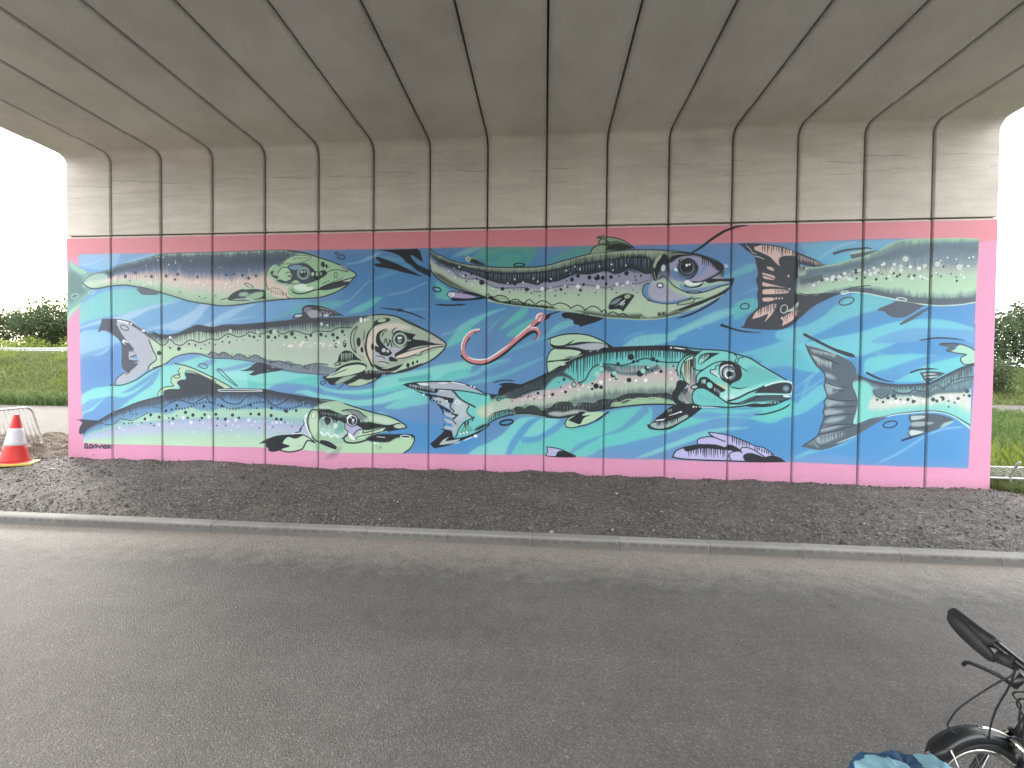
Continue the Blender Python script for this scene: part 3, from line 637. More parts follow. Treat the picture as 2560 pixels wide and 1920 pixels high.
# head
T('D')
F((160, 196, 160), "600,900 640,850 760,790 900,770 1060,820 1240,880 1400,920 1520,980 1585,1025 1540,1045 1400,1070 1260,1110 1400,1110 1600,1110 1665,1130 1660,1190 1620,1250 1560,1290! 1240,1290! 900,1275! 690,1270! 640,1150 600,1060", soft=8)
F((176, 212, 168), "760,1290! 900,1200 1100,1190 1300,1160 1500,1150 1650,1160 1640,1230 1560,1290!", soft=10)
F((180, 172, 214), "970,1000 1100,1010 1180,1040 1100,1090 1040,1130 980,1080", soft=10)
F(K, "700,870 830,880 960,910 1060,900 1130,950 1240,985 1400,1010 1500,990 1585,1025! 1500,1045 1400,1065 1330,1080! 1380,1030 1280,1045 1180,1060 1120,1030 960,950 820,910 720,890")
F(K, "700,860 800,850 950,910 990,920 1000,990 880,970 820,930 760,940 740,920 700,1000")
V((130, 160, 140), 8, 16, "720,880 980,915", "720,910 980,960", lo=.5)
F((120, 130, 136), "940,870 1000,855 1100,870 1180,930 1240,945 1100,950 1020,890", soft=10); L(K, 10, "940,870 1000,855 1100,868 1170,920 1240,945")
F((190, 214, 180), "1180,930 1300,920 1420,950 1500,985 1380,1000 1240,960", soft=10)
V((190, 214, 190), 8, 8, "1120,960 1200,960", "1120,990 1200,990", lo=.9)
D((235, 235, 240), "1040,965,60"); O(K, 10, "1040,965,56,58"); D((34, 40, 52), "1042,966,46"); D((150, 170, 190), "1050,985,14", soft=14); D(WH, "1052,960,14 1030,935,8"); F(WH, "985,940 1010,912 1040,905 1000,950")
F((168, 205, 190), "700,1000 720,950 760,925 830,940 870,980 900,965 960,990 975,1040 940,1090 1000,1060 990,1120 940,1145 900,1140 740,1110 700,1060", soft=6)
F(K, "765,940 800,930 830,960 800,1010 770,980", soft=4); V((70, 96, 100), 10, 13, "720,950 960,980", "720,1060 960,1110", lo=.6, a=.8)
F((90, 166, 150), "900,1000 960,1000 970,1050 900,1100 860,1090", soft=24, a=.7)
R(WH, "728,1080,20 760,1110,16 800,1090,14 830,1130,16 870,1105,14 900,1130,20", a=.9); E(WH, "876,1016,20,26"); O((140, 200, 180), 7, "876,1016,9,13")
L(K, 9, "700,1000 720,945 770,920 830,935 870,985 910,950 965,990 970,1040 985,1060 1000,1080 985,1120 940,1145"); L(WH, 8, "720,945 770,922", taper=1)
L(K, 16, "1000,1100 960,1140 980,1180 1060,1190 1140,1175 1220,1145 1300,1110"); F(K, "1180,1150 1280,1105 1500,1105 1640,1110 1665,1135! 1500,1135 1400,1180 1250,1175", soft=10)
L(K, 12, "1480,1108 1640,1112 1665,1140 1655,1190 1620,1245 1560,1290"); O(WH, 8, "1578,1128,54,15,4"); L(WH, 7, "1290,1128 1370,1134")
F((190, 216, 176), "1090,1120 1150,1050 1160,1090 1260,1060 1390,1025! 1340,1070 1240,1100 1140,1140 1080,1150"); L(K, 9, "1050,1110 1100,1060 1155,1055 1150,1090 1240,1070 1380,1030"); L(K, 8, "1080,1150 1110,1125 1240,1100 1330,1078"); D(WH, "1345,1055,10"); F(WH, "1000,1090 1040,1110 1070,1160 1020,1140")
O((190, 214, 176), 10, "1515,1022,54,16,0"); E((196, 206, 160), "1515,1022,44,10"); L(K, 12, "960,795 1100,840 1250,885 1400,920 1520,975 1585,1025 1560,1042 1400,1070"); L((150, 176, 150), 6, "700,755 900,785 980,805", a=.9)
D(WH, "1262,1190,14 1285,1190,7 1303,1186,6"); S((70, 90, 80), 20, "1280,1210 1340,1215", "1280,1260 1340,1260", 2, 5, .7)
L(K, 13, "690,860 640,860 605,920 600,1000 620,1080 660,1150 720,1190"); L(WH, 15, "585,900 570,960 590,1040 630,1120"); L(K, 8, "555,960 560,1000 530,1040 510,1070", taper=1); F((190, 216, 170), "630,900 690,880 700,960 690,1080 660,1110 620,1030", soft=8); E((206, 226, 196), "655,915,20,32,15"); O((130, 150, 130), 6, "655,915,22,34,15")
R(K, "740,1180,44 800,1200,56 870,1235,40"); F((176, 205, 190), "700,800 760,820 830,820 800,850 720,850", a=.7, soft=6)
L((230, 232, 244), 14, "440,1095 560,1105 640,1150", taper=1); L(K, 9, "465,1085 520,1075 540,1030", taper=1)
F(K, "110,1200! 170,1160 300,1115 480,1105 560,1120 480,1150 400,1130 350,1190 420,1220 330,1260 250,1278 205,1265! 200,1240 165,1220! 170,1190")
F((184, 214, 176), "400,1130 480,1145 570,1115 660,1180! 590,1180 560,1230 480,1265 350,1270 340,1250 420,1220 345,1190 400,1160"); L(K, 13, "330,1265 420,1280 540,1250 570,1200 600,1165 670,1185"); L(K, 12, "470,1105 560,1110 640,1160 670,1185"); L(K, 8, "500,1220 560,1215", taper=1)
R((70, 60, 76), "780,1340,10 850,1310,60 900,1260,50 930,1230,20", a=.28, soft=30)
# signature scrawl
T('C')
sig = (92, 74, 96)
L(sig, 20, "250,1232 256,1202 274,1206 270,1236 250,1238 290,1238 300,1210 322,1212 318,1238 298,1236"); L(sig, 18, "335,1238 345,1212 372,1214 356,1236 385,1222 398,1238 416,1212 430,1238"); L(sig, 18, "436,1214 500,1216 470,1240 440,1236 452,1216 478,1240 492,1214"); L(sig, 16, "490,1220 545,1218", taper=2); L(sig, 14, "470,1242 500,1238 515,1242", taper=1); D((150, 100, 130), "332,1309,8")
# ============================================================ top-centre fish (tail in B, body E, head F)
T('B')
F(K, "1265,262! 1400,258 1560,252! 1690,248! 1720,275 1750,380! 1700,350 1640,310 1630,330 1690,400 1790,450 1830,470! 1830,530! 1700,470 1640,420 1580,380 1520,320 1400,275")
F(K, "1275,345 1300,330 1420,370 1600,450 1745,527! 1560,485 1400,445 1300,430 1265,410 1275,395 1330,390")
L(K, 9, "1690,470 1740,440 1780,450", taper=1)
T('E')
f4t = "-60,245 0,300 60,320 150,365 300,400 490,425 640,435 800,435 1000,430 1150,405 1300,360 1540,300 1700,280 1900,262 2100,258 2350,268 2560,292 2680,320 2800,362 2880,420"
f4b = "-60,400 -40,480 40,560 160,630 300,670 420,700 510,740 520,765 640,790 800,815 1000,835 1220,860 1400,880 1700,935 1900,945 2060,955 2320,935 2440,900 2600,850 2760,770 2900,690 2960,600"
band(f4t, f4b, [(0, (164, 178, 142)), (.08, (128, 144, 120)), (.16, (62, 76, 86)), (.3, (78, 98, 120)), (.4, (132, 134, 164)), (.52, (168, 170, 178)), (.66, (178, 200, 172)), (.88, (182, 208, 166)), (1, (164, 190, 152))])
clip("-60,245! 0,300 60,320 150,365 300,400 490,425 640,435 800,435 1000,430 1150,405 1300,360 1540,300 1700,280 1900,262 2100,258 2350,268 2560,292 2680,320 2800,362 2900,420! 2960,600! 2900,690 2760,770 2600,850 2440,900 2320,935 2060,955 1900,945 1700,935 1400,880 1220,860 1000,835 800,815 640,790 520,765 510,740 420,700 300,670 160,630 40,560 -40,480 -60,400")
F((176, 184, 150), "-60,380! 0,440 90,470 200,560 350,640 500,700 300,670 100,600 -40,500!", soft=24)
F((150, 148, 176), "120,450 240,480 400,560 520,600 640,640 900,640 1100,650 1300,620 1400,600 1600,620 1740,630 1900,590 2000,600 2120,560 2140,500 2000,490 1900,470 1800,500 1700,480 1500,500 1300,540 1150,580 1040,610 900,590 780,600 640,590 500,540 300,480", soft=12)
f4s = "0,390 60,420 150,440 220,520 320,550 420,550 520,600 620,640 780,640 900,640 1010,680 1080,660 1120,640"
f4u = "90,400 300,470 480,540 620,585 750,600 880,578 960,595 1020,605 1090,570 1200,570 1310,530 1400,490 1520,500 1620,480 1700,460 1780,495 1860,480 1930,440 2020,460 2100,495 2160,480"
F((46, 58, 68), "0,360! 200,400 480,470 800,490 1090,470 1300,430 1540,380 1700,370 1900,320 2100,320 2170,380 2160,480 2100,495 2020,460 1930,440 1860,480 1780,495 1700,460 1620,480 1520,500 1400,490 1310,530 1200,570 1090,570 1020,605 960,595 880,578 750,600 620,585 480,540 300,470 90,410", soft=10, a=.88)
V((110, 138, 160), 11, 74, "60,400 480,490 800,510 1090,490 1300,450 1700,380 1900,350 2140,350", f4u, a=.75, lo=.5, hi=.85)
V((40, 52, 62), 9, 40, "1340,360 1700,310 2100,300", "1340,460 1700,400 2100,400", a=.7)
V((168, 184, 130), 10, 26, "1500,310 1900,270 2150,270", "1500,400 1900,340 2150,350", a=.8, lo=.4)
L((40, 50, 62), 10, f4u); L((70, 78, 100), 8, f4s, a=.9)
L((84, 80, 110), 8, "1100,650 1200,630 1320,610 1500,610 1700,640 1780,620 1900,590 2000,600 2130,560", a=.8)
D((36, 44, 56), "458,584,26 665,648,18 908,655,20 1360,556,20 1420,520,18 1534,535,20 1610,535,28 1668,538,20 1750,530,18 1905,492,22 1445,662,14 1250,655,14 1475,605,14 1704,596,12 302,573,8 405,548,10 355,500,12 295,515,12 245,468,8 955,690,8 735,682,7 1036,718,7 1192,718,8 1290,694,7 1426,710,8 1596,686,7 1195,666,7 1305,568,7 1315,632,8 1758,652,8 1804,688,7 1967,660,6 2016,682,6 1830,520,8 2050,518,10 1990,525,8 2000,560,8 790,602,14 1140,572,16 850,655,6 780,660,7")
D((150, 150, 186), "1020,648,16 1340,640,10 980,700,10 905,680,12 820,660,10 1650,600,10 190,500,10 180,440,10 1945,530,14 1880,590,14 1595,520,12", a=.8)
D((226, 226, 238), "1062,650,20 1420,625,21 1618,630,19 1810,600,16 1915,585,18 1288,615,9 1150,550,9 1147,664,9 1147,636,7 234,430,10 276,520,9 130,470,9 188,540,9 362,610,8 394,564,8 626,684,9 716,592,8 786,552,8 870,584,10 974,546,8 1018,576,9 1304,466,9 1440,452,9 1388,426,8 1636,424,8 1756,404,9 1900,414,8 1770,462,8 1950,590,8 1980,620,7 1870,618,8 570,650,9 474,634,8 955,664,9 1343,495,6")
F((60, 72, 64), "-40,480! 40,550 160,620 300,665 430,700 300,650 150,570 40,500", soft=16, a=.8)
F((50, 60, 58), "1340,880! 1500,870 1700,900 1900,905 2060,900 2240,880 2440,860 2560,830 2440,900 2320,935 2060,955 1700,935", soft=24, a=.75)
V((150, 166, 140), 7, 60, "700,660 1700,680", "700,760 1700,790", a=.3)
clip()
F((44, 54, 54), "500,740! 560,720 640,770 740,770 820,775 900,790 1000,810 1100,815 1220,850! 1000,835 800,815 640,790", soft=4)
for s in ("490,730 520,700 555,740", "570,740 620,715 690,725 735,765", "735,775 800,752 870,790", "880,800 930,755 1000,810", "1000,800 1050,770 1110,780 1170,830", "1170,810 1240,790 1310,810 1350,845", "1350,840 1410,812 1460,830 1490,865", "1490,860 1560,822 1620,840 1660,880", "1650,880 1690,855 1705,890", "1720,900 1770,880 1830,910", "1830,910 1870,895 1910,918"):
    L(K, 9, s)
F((150, 180, 132), "580,745 620,725 700,740 720,765", soft=3); V((150, 180, 140), 9, 6, "750,775 860,785", "750,800 860,815", lo=.9); V((150, 180, 140), 9, 7, "900,775 1150,800", "900,820 1150,840", lo=.9)
L((40, 48, 50), 9, f4t); L((176, 200, 150), 9, "520,768 640,792 800,817 1000,838 1220,862 1400,882 1560,915 1700,937 1900,948 2060,957 2240,945 2440,905"); L(K, 10, "-60,400 -40,480 40,560 160,630 300,672 420,702 500,735")
O((150, 176, 130), 6, "2095,935,46,14,-4")
# adipose + anal fins
F((150, 166, 118), "290,340 330,325 420,360 490,410! 400,400 310,370"); F((50, 60, 56), "330,370 380,350 470,395 490,412 400,402", soft=4); O((190, 200, 150), 8, "322,352,20,22"); 
F((176, 158, 204), "115,705 130,680 170,680 300,700 400,735 300,745 170,735 125,725"); F(K, "170,665 300,680 420,700 490,730! 400,720 300,700 200,685"); F(K, "150,740 300,745 400,735 490,720! 490,745 380,760 220,770 170,768"); E(WH, "155,705,30,20"); O((150, 130, 150), 6, "150,705,14,10"); L(K, 7, "130,730 112,705 130,680 170,678"); L((190, 170, 180), 6, "175,668 270,688")
# lateral small fin with zig-zag
F(K, "1725,830 1760,760 1850,710 1920,695 1985,715! 1940,780 1870,875! 1830,850 1740,855", soft=3); F((110, 140, 150), "1740,800 1800,750 1860,740 1800,800", soft=8); E((150, 180, 140), "1915,725,34,22,-15"); L(WH, 7, "1785,830 1890,760 1840,810 1885,790 1850,840", taper=1)
# pelvic fin below
F((38, 44, 50), "1258,905 1290,885 1400,890 1540,915 1690,940! 1600,980 1500,1010 1440,1028! 1430,1010 1380,1000 1370,965 1330,945 1280,940"); O(K, 6, "1490,908,34,12")
# dorsal fin
F((140, 164, 124), "1540,300! 1570,240 1640,205 1620,190! 1640,160 1605,140! 1650,122 1720,128 1820,145 1910,185 1980,240! 1800,265 1650,285"); F((52, 62, 54), "1700,265! 1720,220 1800,190 1900,200 1980,242! 1850,262", soft=10); F((90, 108, 84), "1640,200 1720,180 1820,170 1900,200 1800,190 1720,210", soft=8)
L(K, 9, "1540,300 1570,240 1640,205 1720,210"); L(K, 8, "1605,140 1650,122 1720,128 1820,145 1910,185 1985,245"); L(K, 8, "1605,142 1660,140 1720,180 1740,260", taper=1); L(K, 8, "1640,205 1625,185 1640,160 1660,145")
# marks in the water + hook
O(K, 11, "832,410,54,17,0")
R(K, "255,1320,22 330,1375,30 430,1398,26 540,1378,30 680,1290,36 820,1170,34 960,1080,30 1010,1090,20 1010,1130,14 980,1170,4")
R(K, "330,1140,20 300,1190,18 288,1240,12"); R(K, "380,1085,18 440,1068,14"); R(K, "980,1030,20 1060,960,22 1110,930,40 1150,900,16 1235,875,8")
R((222, 128, 132), "430,1062,24 370,1075,32 310,1130,40 275,1210,40 275,1290,40 330,1350,44 430,1378,40 520,1362,34 640,1290,36 800,1155,40 900,1065,44 960,1010,40 1020,950,36 1060,905,30")
R((222, 128, 132), "930,1055,30 990,1045,34 1030,1080,30 1025,1120,20 985,1170,5"); R((222, 128, 132), "1010,960,20 1010,920,22 1050,895,22 1085,910,18 1080,945,20 1040,970,24")
R(WH, "435,1052,14 370,1062,12 300,1115,12 258,1200,12 258,1260,8"); R(WH, "325,1335,8 400,1355,14 520,1345,14 640,1270,14 740,1200,4"); R(WH, "790,1140,8 880,1065,12 930,1020,6"); R(WH, "950,1040,10 1000,1035,12 1020,1050,6"); R(WH, "1000,945,14 1015,910,16 1060,892,12"); R((236, 210, 206), "1060,930,12 1040,945,14 1030,970,14"); D(WH, "942,1018,9 925,1035,8")
# head of the top-centre fish
T('F')
F((178, 202, 164), "180,640! 330,560 430,560 480,640 620,690 780,690 900,650 1080,600! 1000,680 860,750 720,810 500,880 300,930 180,900", soft=10)
F((160, 152, 190), "460,380 560,325 660,310 760,330 860,370 980,430! 930,480 800,550 720,570 620,580 520,560 470,480", soft=8)
F((166, 196, 172), "430,560 560,580 700,610 820,560 940,575 1090,580! 900,640 760,680 620,680 500,640", soft=10); F((116, 150, 196), "560,600 680,650 820,630 960,600 1060,590 900,650 740,685 600,670", soft=8)
F((118, 150, 200), "720,540 760,480 790,420 830,390 800,480", soft=10); F((100, 136, 190), "470,500 500,440 560,480 600,540 700,540 620,570 520,555", soft=10)
F((172, 170, 196), "230,620 320,590 420,600 470,660 560,700 640,740 500,770 360,770 260,740", soft=16); F((104, 140, 190), "185,640 215,605 255,595 240,680 280,745 400,775 560,755 700,722 560,790 380,795 280,780 225,740 190,700", soft=4)
L((44, 54, 80), 9, "260,594 215,602 188,640 190,700 225,745 260,760"); L((44, 60, 90), 8, "225,765 270,770 400,798 560,785 700,722", taper=1)
# dark top + snout
F((40, 48, 52), "440,370! 480,325 560,305 680,305 800,325 920,375 1000,420! 985,450 930,460 880,395 780,340 680,318 560,330 470,385", soft=6); V((44, 48, 66), 11, 10, "780,340 980,420", "780,420 960,490", lo=.6); F((200, 214, 220), "1000,395! 1045,420 1000,445", a=.8)
F(K, "800,560! 840,545 960,550 1095,545! 1090,575 960,572 850,590"); L(K, 14, "690,580 760,580 840,550 940,500 1000,440"); L(K, 12, "1095,548 1080,600")
L((150, 170, 130), 9, "440,300 560,285 720,315 790,335", taper=1); L(K, 10, "460,290 600,290 760,320 900,370 1000,420")
F(K, "300,440! 330,360 400,300 440,330! 400,380 370,440 340,500 330,570! 300,560 285,500"); F((170, 190, 140), "290,420 320,350 360,310 380,320 330,390 310,440", soft=4); F((50, 56, 66), "390,390! 430,340 470,370 430,400"); E((210, 214, 220), "392,440,22,34,8"); L((190, 200, 170), 6, "300,470 310,530 330,570", taper=1)
D((86, 106, 140), "635,445,102", soft=10); D(K, "632,430,84"); D((70, 90, 100), "660,450,56", soft=24); D((26, 32, 42), "632,430,46"); O((120, 140, 150), 6, "630,430,70,70"); D(WH, "628,412,14 655,405,10 515,455,15 530,468,8"); F((44, 58, 62), "545,360 600,340 690,370 560,385"); D((150, 186, 160), "568,362,8 588,350,8 606,345,7"); F((44, 50, 70), "700,420! 735,410 735,460 690,530 620,555 680,520 715,470", soft=6)
F(K, "600,600! 660,630 740,615 800,580! 760,625 680,640 610,625"); F(WH, "600,575! 640,560 690,590 790,578! 740,608 680,615 620,605"); L(K, 9, "455,565 500,620 620,680 720,690 820,675 960,625 1080,595"); L((130, 160, 190), 7, "620,690 700,700 780,690", taper=1); O(K, 6, "700,682,80,11,0")
E(WH, "360,614,28,20,6"); O(K, 10, "360,614,30,22,6"); L(K, 10, "330,560 400,520 440,570", taper=1)
F((150, 182, 140), "530,810 560,780 680,745 720,740 640,785 580,800"); L(K, 8, "530,812 560,778 700,742"); L(K, 8, "530,812 600,805 690,780 720,745 800,740", taper=1)
F((44, 50, 50), "600,830! 700,790 800,755 950,690 1070,615! 1000,690 860,755 720,815 560,860 440,890!", soft=8); V(K, 12, 6, "330,880 420,860", "330,915 420,900", up=True); O((150, 180, 140), 7, "215,935,50,12,0")
L(K, 11, "1085,600 1000,690 860,755 720,815 560,862"); L(K, 18, "520,950 660,905 780,850 900,780 960,735", taper=1)
R(K, "672,292,12 760,240,20 880,150,24 1000,75,24 1120,30,20 1238,12,6")
L((150, 205, 220), 7, "745,1030 760,1045 780,1035", taper=1)
# ============================================================ tail top right (F/G) and its body
T('G')
f5t = "160,430 250,440 400,420 520,410 700,360 850,320 1000,260 1080,210 1200,165 1400,150 1540,148 1800,145 1985,152"
f5b = "160,860 260,840 400,760 520,700 620,690 720,680 840,690 1000,720 1160,755 1330,790 1480,806 1600,815 1800,805 1985,775"
band(f5t, f5b, [(0, (150, 186, 158)), (.08, (112, 140, 136)), (.2, (96, 120, 136)), (.34, (112, 134, 144)), (.46, (160, 166, 160)), (.58, (166, 196, 162)), (.8, (170, 206, 172)), (.93, (96, 120, 128)), (1, (84, 104, 116))])
F((90, 110, 126), "200,560! 300,520 420,480 560,480 700,440 840,430 1000,350 1100,360 1200,330 1260,300 1340,340 1420,320 1540,260 1700,260 1980,280! 1980,180! 1600,190 1400,200 1200,240 1000,320 700,400 420,440 200,480!", soft=16, a=.75)
V((96, 116, 128), 12, 40, "860,400 1100,390 1500,380 1960,400", "860,470 1100,470 1500,450 1960,450", a=.55)
S((60, 72, 82), 40, "240,560 600,500 1000,420 1960,420", "240,620 600,580 1000,560 1960,580", 6, 13)
S((220, 228, 226), 60, "300,560 600,500 1000,400 1960,300", "300,620 600,580 1000,580 1960,560", 7, 18, .9, 2)
D((186, 200, 186), "970,465,22 1124,450,20 1208,425,20 1448,420,20 1575,400,24 1790,430,24 790,465,18 640,550,24 1255,350,26")
V((88, 104, 112), 12, 26, "200,560 420,510", "200,610 420,575", lo=.9); F((84, 100, 112), "620,680! 720,640 840,640 900,640 1000,680 1180,710 1400,740 1560,745 1960,740! 1960,775! 1600,812 1480,806 1330,790 1160,755 1000,720 840,690", soft=4)
V((84, 100, 112), 12, 36, "900,610 1180,670 1500,720 1960,700", "900,660 1180,730 1500,760 1960,760", up=True, a=.9)
L((206, 226, 206), 9, "600,695 720,683 850,692 1000,722 1160,757 1330,792 1480,808 1600,817 1800,807 1985,777"); L((70, 84, 96), 10, "620,680 660,655 760,630 900,615")
O((206, 226, 206), 8, "1215,752,50,14,8 645,686,40,14,-10"); O((76, 96, 112), 13, "664,772,76,36,-14"); L((150, 190, 160), 10, f5t)
R((70, 84, 100), "540,295,24 660,262,22 860,240,16 920,248,6"); F((88, 104, 112), "700,300 760,285 880,275 1000,262! 900,300 800,330 720,350!"); F((170, 200, 160), "690,300 730,280 900,255 900,265 740,300")
F((82, 92, 110), "965,870! 1000,840 1100,800 1180,770 1330,790 1440,815! 1340,880 1240,930 1150,935 1080,910 1040,875"); R((82, 96, 112), "1210,1000,20 1300,950,32 1400,890,30 1500,830,10")
# tail
T('F')
F((64, 70, 82), "1135,200! 1200,195 1350,195 1560,225 1740,285 1900,350 2015,410! 1900,430 1760,400! 1740,520! 1700,640 1740,700 2010,690! 2180,690! 2060,740 1900,820 1760,940 1680,1010 1560,1055 1350,1055 1160,1035! 1200,1010 1230,940 1300,870 1340,820 1330,700 1340,640 1320,560 1340,500 1320,400 1300,320 1220,260 1180,220")
PE = (226, 184, 158)
F(PE, "1300,230! 1400,210 1540,230 1680,265 1740,300! 1700,330 1600,320 1560,360 1580,440! 1520,390 1460,330 1380,290 1310,260"); F((60, 66, 78), "1550,350 1600,320 1720,330 1730,450 1680,520 1620,470 1560,420")
V((60, 64, 76), 11, 16, "1370,200 1560,225 1740,285", "1370,290 1560,320 1740,350", lo=.5); V((190, 160, 150), 10, 18, "1740,310 1900,370 1990,400", "1740,380 1900,420 1990,415", lo=.5, a=.8)
L((206, 200, 196), 7, "1215,210 1260,250 1290,290 1330,300", taper=1); L((216, 205, 196), 8, "1300,320 1350,330 1405,355", taper=1)
F(PE, "1425,425! 1480,435 1500,470 1440,450"); F(PE, "1380,485! 1500,520 1500,560 1400,545"); F(PE, "1385,580! 1500,610 1620,640 1500,630 1390,620"); F(PE, "1390,655! 1490,650 1620,660 1640,690 1500,700 1390,700"); F(PE, "1380,745! 1420,735 1500,740 1490,765 1400,775"); V((62, 66, 80), 8, 6, "1500,660 1630,665", "1500,695 1630,695", lo=.9)
for s in ("1340,500 1420,520 1560,570", "1320,550 1450,560 1600,590", "1340,640 1480,630 1660,650", "1330,720 1480,710 1680,700"): L((62, 66, 80), 10, s, taper=1)
D(PE, "1520,745,10 1550,745,9 1580,742,8"); F(PE, "1280,950! 1320,880 1400,830 1520,800 1480,900 1400,985! 1440,900 1360,930"); F(PE, "1560,940! 1640,900 1740,850 1700,950 1580,1020! 1590,970"); V((62, 66, 78), 9, 9, "1330,850 1520,800", "1330,920 1520,900", lo=.6); V((62, 66, 78), 10, 8, "1580,900 1760,840", "1580,1000 1760,930", lo=.6); F((60, 64, 76), "1520,900 1560,800 1680,790 1620,850 1580,910")
F((178, 196, 176), "1600,880! 1680,840 1740,780 1740,820 1690,870"); O((206, 214, 206), 8, "1600,850,34,42,20"); E((70, 74, 80), "1610,840,20,28"); O(KL, 11, "1208,823,44,28,-6"); L((200, 205, 205), 8, "1630,520 1650,515 1640,540", taper=1); L((200, 205, 205), 8, "1640,650 1660,645 1650,670", taper=1)
F((150, 172, 152), "1745,430! 1800,420 1820,500 1745,520", soft=8); V((90, 100, 106), 10, 5, "1750,430 1810,430", "1750,500 1810,490"); L((190, 210, 180), 9, "1740,690 1840,715 1950,705 1900,720", taper=1); L((60, 70, 80), 9, "1720,680 1850,715 1960,705 1900,715", taper=1)
R(K, "975,1012,26 1080,1045,18 1200,1075,14 1370,1085,4"); R(KL, "1805,1105,26 1940,1175,24 2100,1250,20 2280,1310,24 2310,1335,4")
# ============================================================ lower centre fish (tail/body H, head I)
T('H')
f6t = "860,700 960,712 1040,690 1130,640 1240,600 1440,510 1600,420 1740,350 1880,290 2060,245 2200,235 2450,225 2650,222 2800,230 2960,260 3010,285"
f6b = "860,1010 960,950 1080,915 1180,905 1300,905 1460,930 1600,938 1700,920 1800,895 2000,860 2200,830 2450,805 2700,805 2900,830 3010,835"
clip("830,690! 960,712 1040,690 1130,640 1240,600 1440,510 1600,420 1740,350 1880,290 2060,245 2200,235 2450,225 2650,222 2800,230 2960,260 3010,285! 3010,835! 2900,830 2700,805 2450,805 2200,830 2000,860 1800,895 1700,920 1600,938 1460,930 1300,905 1180,905 1080,915 960,950 830,1020!")
band(f6t, f6b, [(0, (40, 50, 58)), (.1, (50, 66, 74)), (.2, (96, 178, 176)), (.3, (110, 190, 182)), (.38, (170, 172, 176)), (.46, (206, 172, 178)), (.56, (198, 182, 176)), (.68, (176, 196, 170)), (.78, (110, 126, 126)), (.9, (120, 150, 130)), (1, (60, 76, 76))])
F((170, 196, 170), "830,760! 960,760 1100,700 1100,800 960,880 830,990!", soft=40, a=.9); F((206, 206, 160), "760,870 820,820 900,810 940,870 900,930 820,930", soft=50)
F((92, 198, 196), "1740,370! 2000,300 2300,270 2800,260 2850,380 2600,390 2450,390 2300,400 2150,410 2080,400 1960,420 1900,470 1850,560 1760,570 1700,520 1640,500", soft=20)
F((100, 196, 192), "1480,650! 1500,580 1560,530 1650,530 1720,570 1640,600 1560,640", soft=16); F((100, 196, 192), "1780,590! 1860,520 1900,440 1980,420 2100,420 2000,500 1940,570 1840,600", soft=14)
F((60, 80, 88), "1040,720! 1200,650 1460,530 1600,480 1700,520 1760,580 1650,530 1560,530 1480,600 1450,640 1300,690 1150,740", soft=16); F((70, 110, 116), "2000,440 2080,410 2200,480 2400,470 2560,420 2600,450 2400,510 2200,500", soft=18)
V((50, 70, 80), 9, 30, "1060,700 1440,540", "1060,740 1440,640", lo=.7, a=.8); V((34, 44, 54), 12, 50, "1680,400 1880,310 2060,280 2450,265 2860,280", "1680,530 1800,590 1900,500 2060,400 2450,380 2860,390", lo=.55); V((60, 90, 96), 12, 30, "2000,440 2080,420 2500,420", "2000,490 2080,500 2500,490", a=.7)
L(K, 11, "1780,590 1850,560 1900,470 1960,415 2080,400 2200,415 2300,395 2450,345 2560,370 2700,385 2800,380"); L(K, 10, "960,720 980,770 1050,735 1150,740 1240,690 1350,660 1450,650", a=.8); F((80, 150, 150), "950,715 1000,720 1040,735 990,770", soft=6); V(K, 8, 5, "965,730 1040,735", "965,765 1040,750")
V((196, 206, 180), 9, 70, "1300,680 1700,640 2000,560 2860,480", "1300,800 1700,760 2000,740 2860,640", a=.4)
D(K, "1960,620,26 2010,632,18 1922,650,12 1380,692,14 1526,704,16 1655,680,14 1924,596,10 1606,632,8 2130,510,24 2164,540,16 2290,560,22 2400,496,30 2470,440,22 2310,330,30 2530,352,20 2335,378,16 2180,400,18 2610,474,16 2520,470,10 2732,420,9 2762,462,9 2570,415,8 2378,378,9 2460,510,6 1446,716,7 1288,720,7 1310,720,6 1276,732,6 1344,750,7 1122,770,6 1640,555,14 1590,582,6 2570,370,16 1690,770,6 1210,728,6 1344,712,6")
D((150, 214, 196), "1970,500,28 2018,450,20 2010,405,14 2144,494,22 2170,530,16 2430,470,24 2480,432,14 1740,606,14"); D(WH, "2010,582,18 2456,562,21 2360,566,14 2098,556,11 1698,630,10 1830,615,10 1884,630,10 1790,656,9 1492,724,10 1620,672,9 2560,490,11 2708,484,10 2716,548,10 2254,580,7 1486,678,7 1398,738,8 1304,750,7 1224,760,6 1256,742,6 1342,718,6 1414,738,6"); O(K, 7, "1740,606,22,24 1803,600,12,14")
F((50, 62, 68), "1140,860! 1160,835 1210,840 1250,850 1290,822 1350,830 1420,870 1480,850 1560,800 1640,780 1700,790 1760,830 1850,790 1940,800 1980,770 2060,750 2140,750 2260,700 2400,690 2500,700 2600,690 2700,700 2780,760 2860,800! 2700,806 2450,806 2200,830 2000,860 1800,895 1700,920 1600,938 1460,930 1300,905 1180,905", soft=8, a=.9)
F((150, 190, 146), "2110,820! 2160,780 2240,790 2340,750 2500,745 2620,740 2800,790 2900,830 2700,806 2450,806 2200,830", soft=10); F((170, 178, 172), "1480,900 1540,875 1640,880 1700,865 1780,855 1880,880 1700,905 1580,925", soft=14)
V((40, 50, 56), 9, 40, "1560,800 1760,830 2060,760 2400,700 2700,700", "1560,860 1760,880 2060,820 2400,740 2700,740", lo=.7); V((150, 160, 150), 7, 30, "1540,810 1760,830 2060,770 2700,710", "1540,860 1760,880 2060,820 2700,750", lo=.6, a=.7)
L((190, 216, 176), 7, "2110,825 2130,790 2200,785 2230,770 2290,750 2340,760 2380,740 2460,745 2520,735 2600,745")
clip()
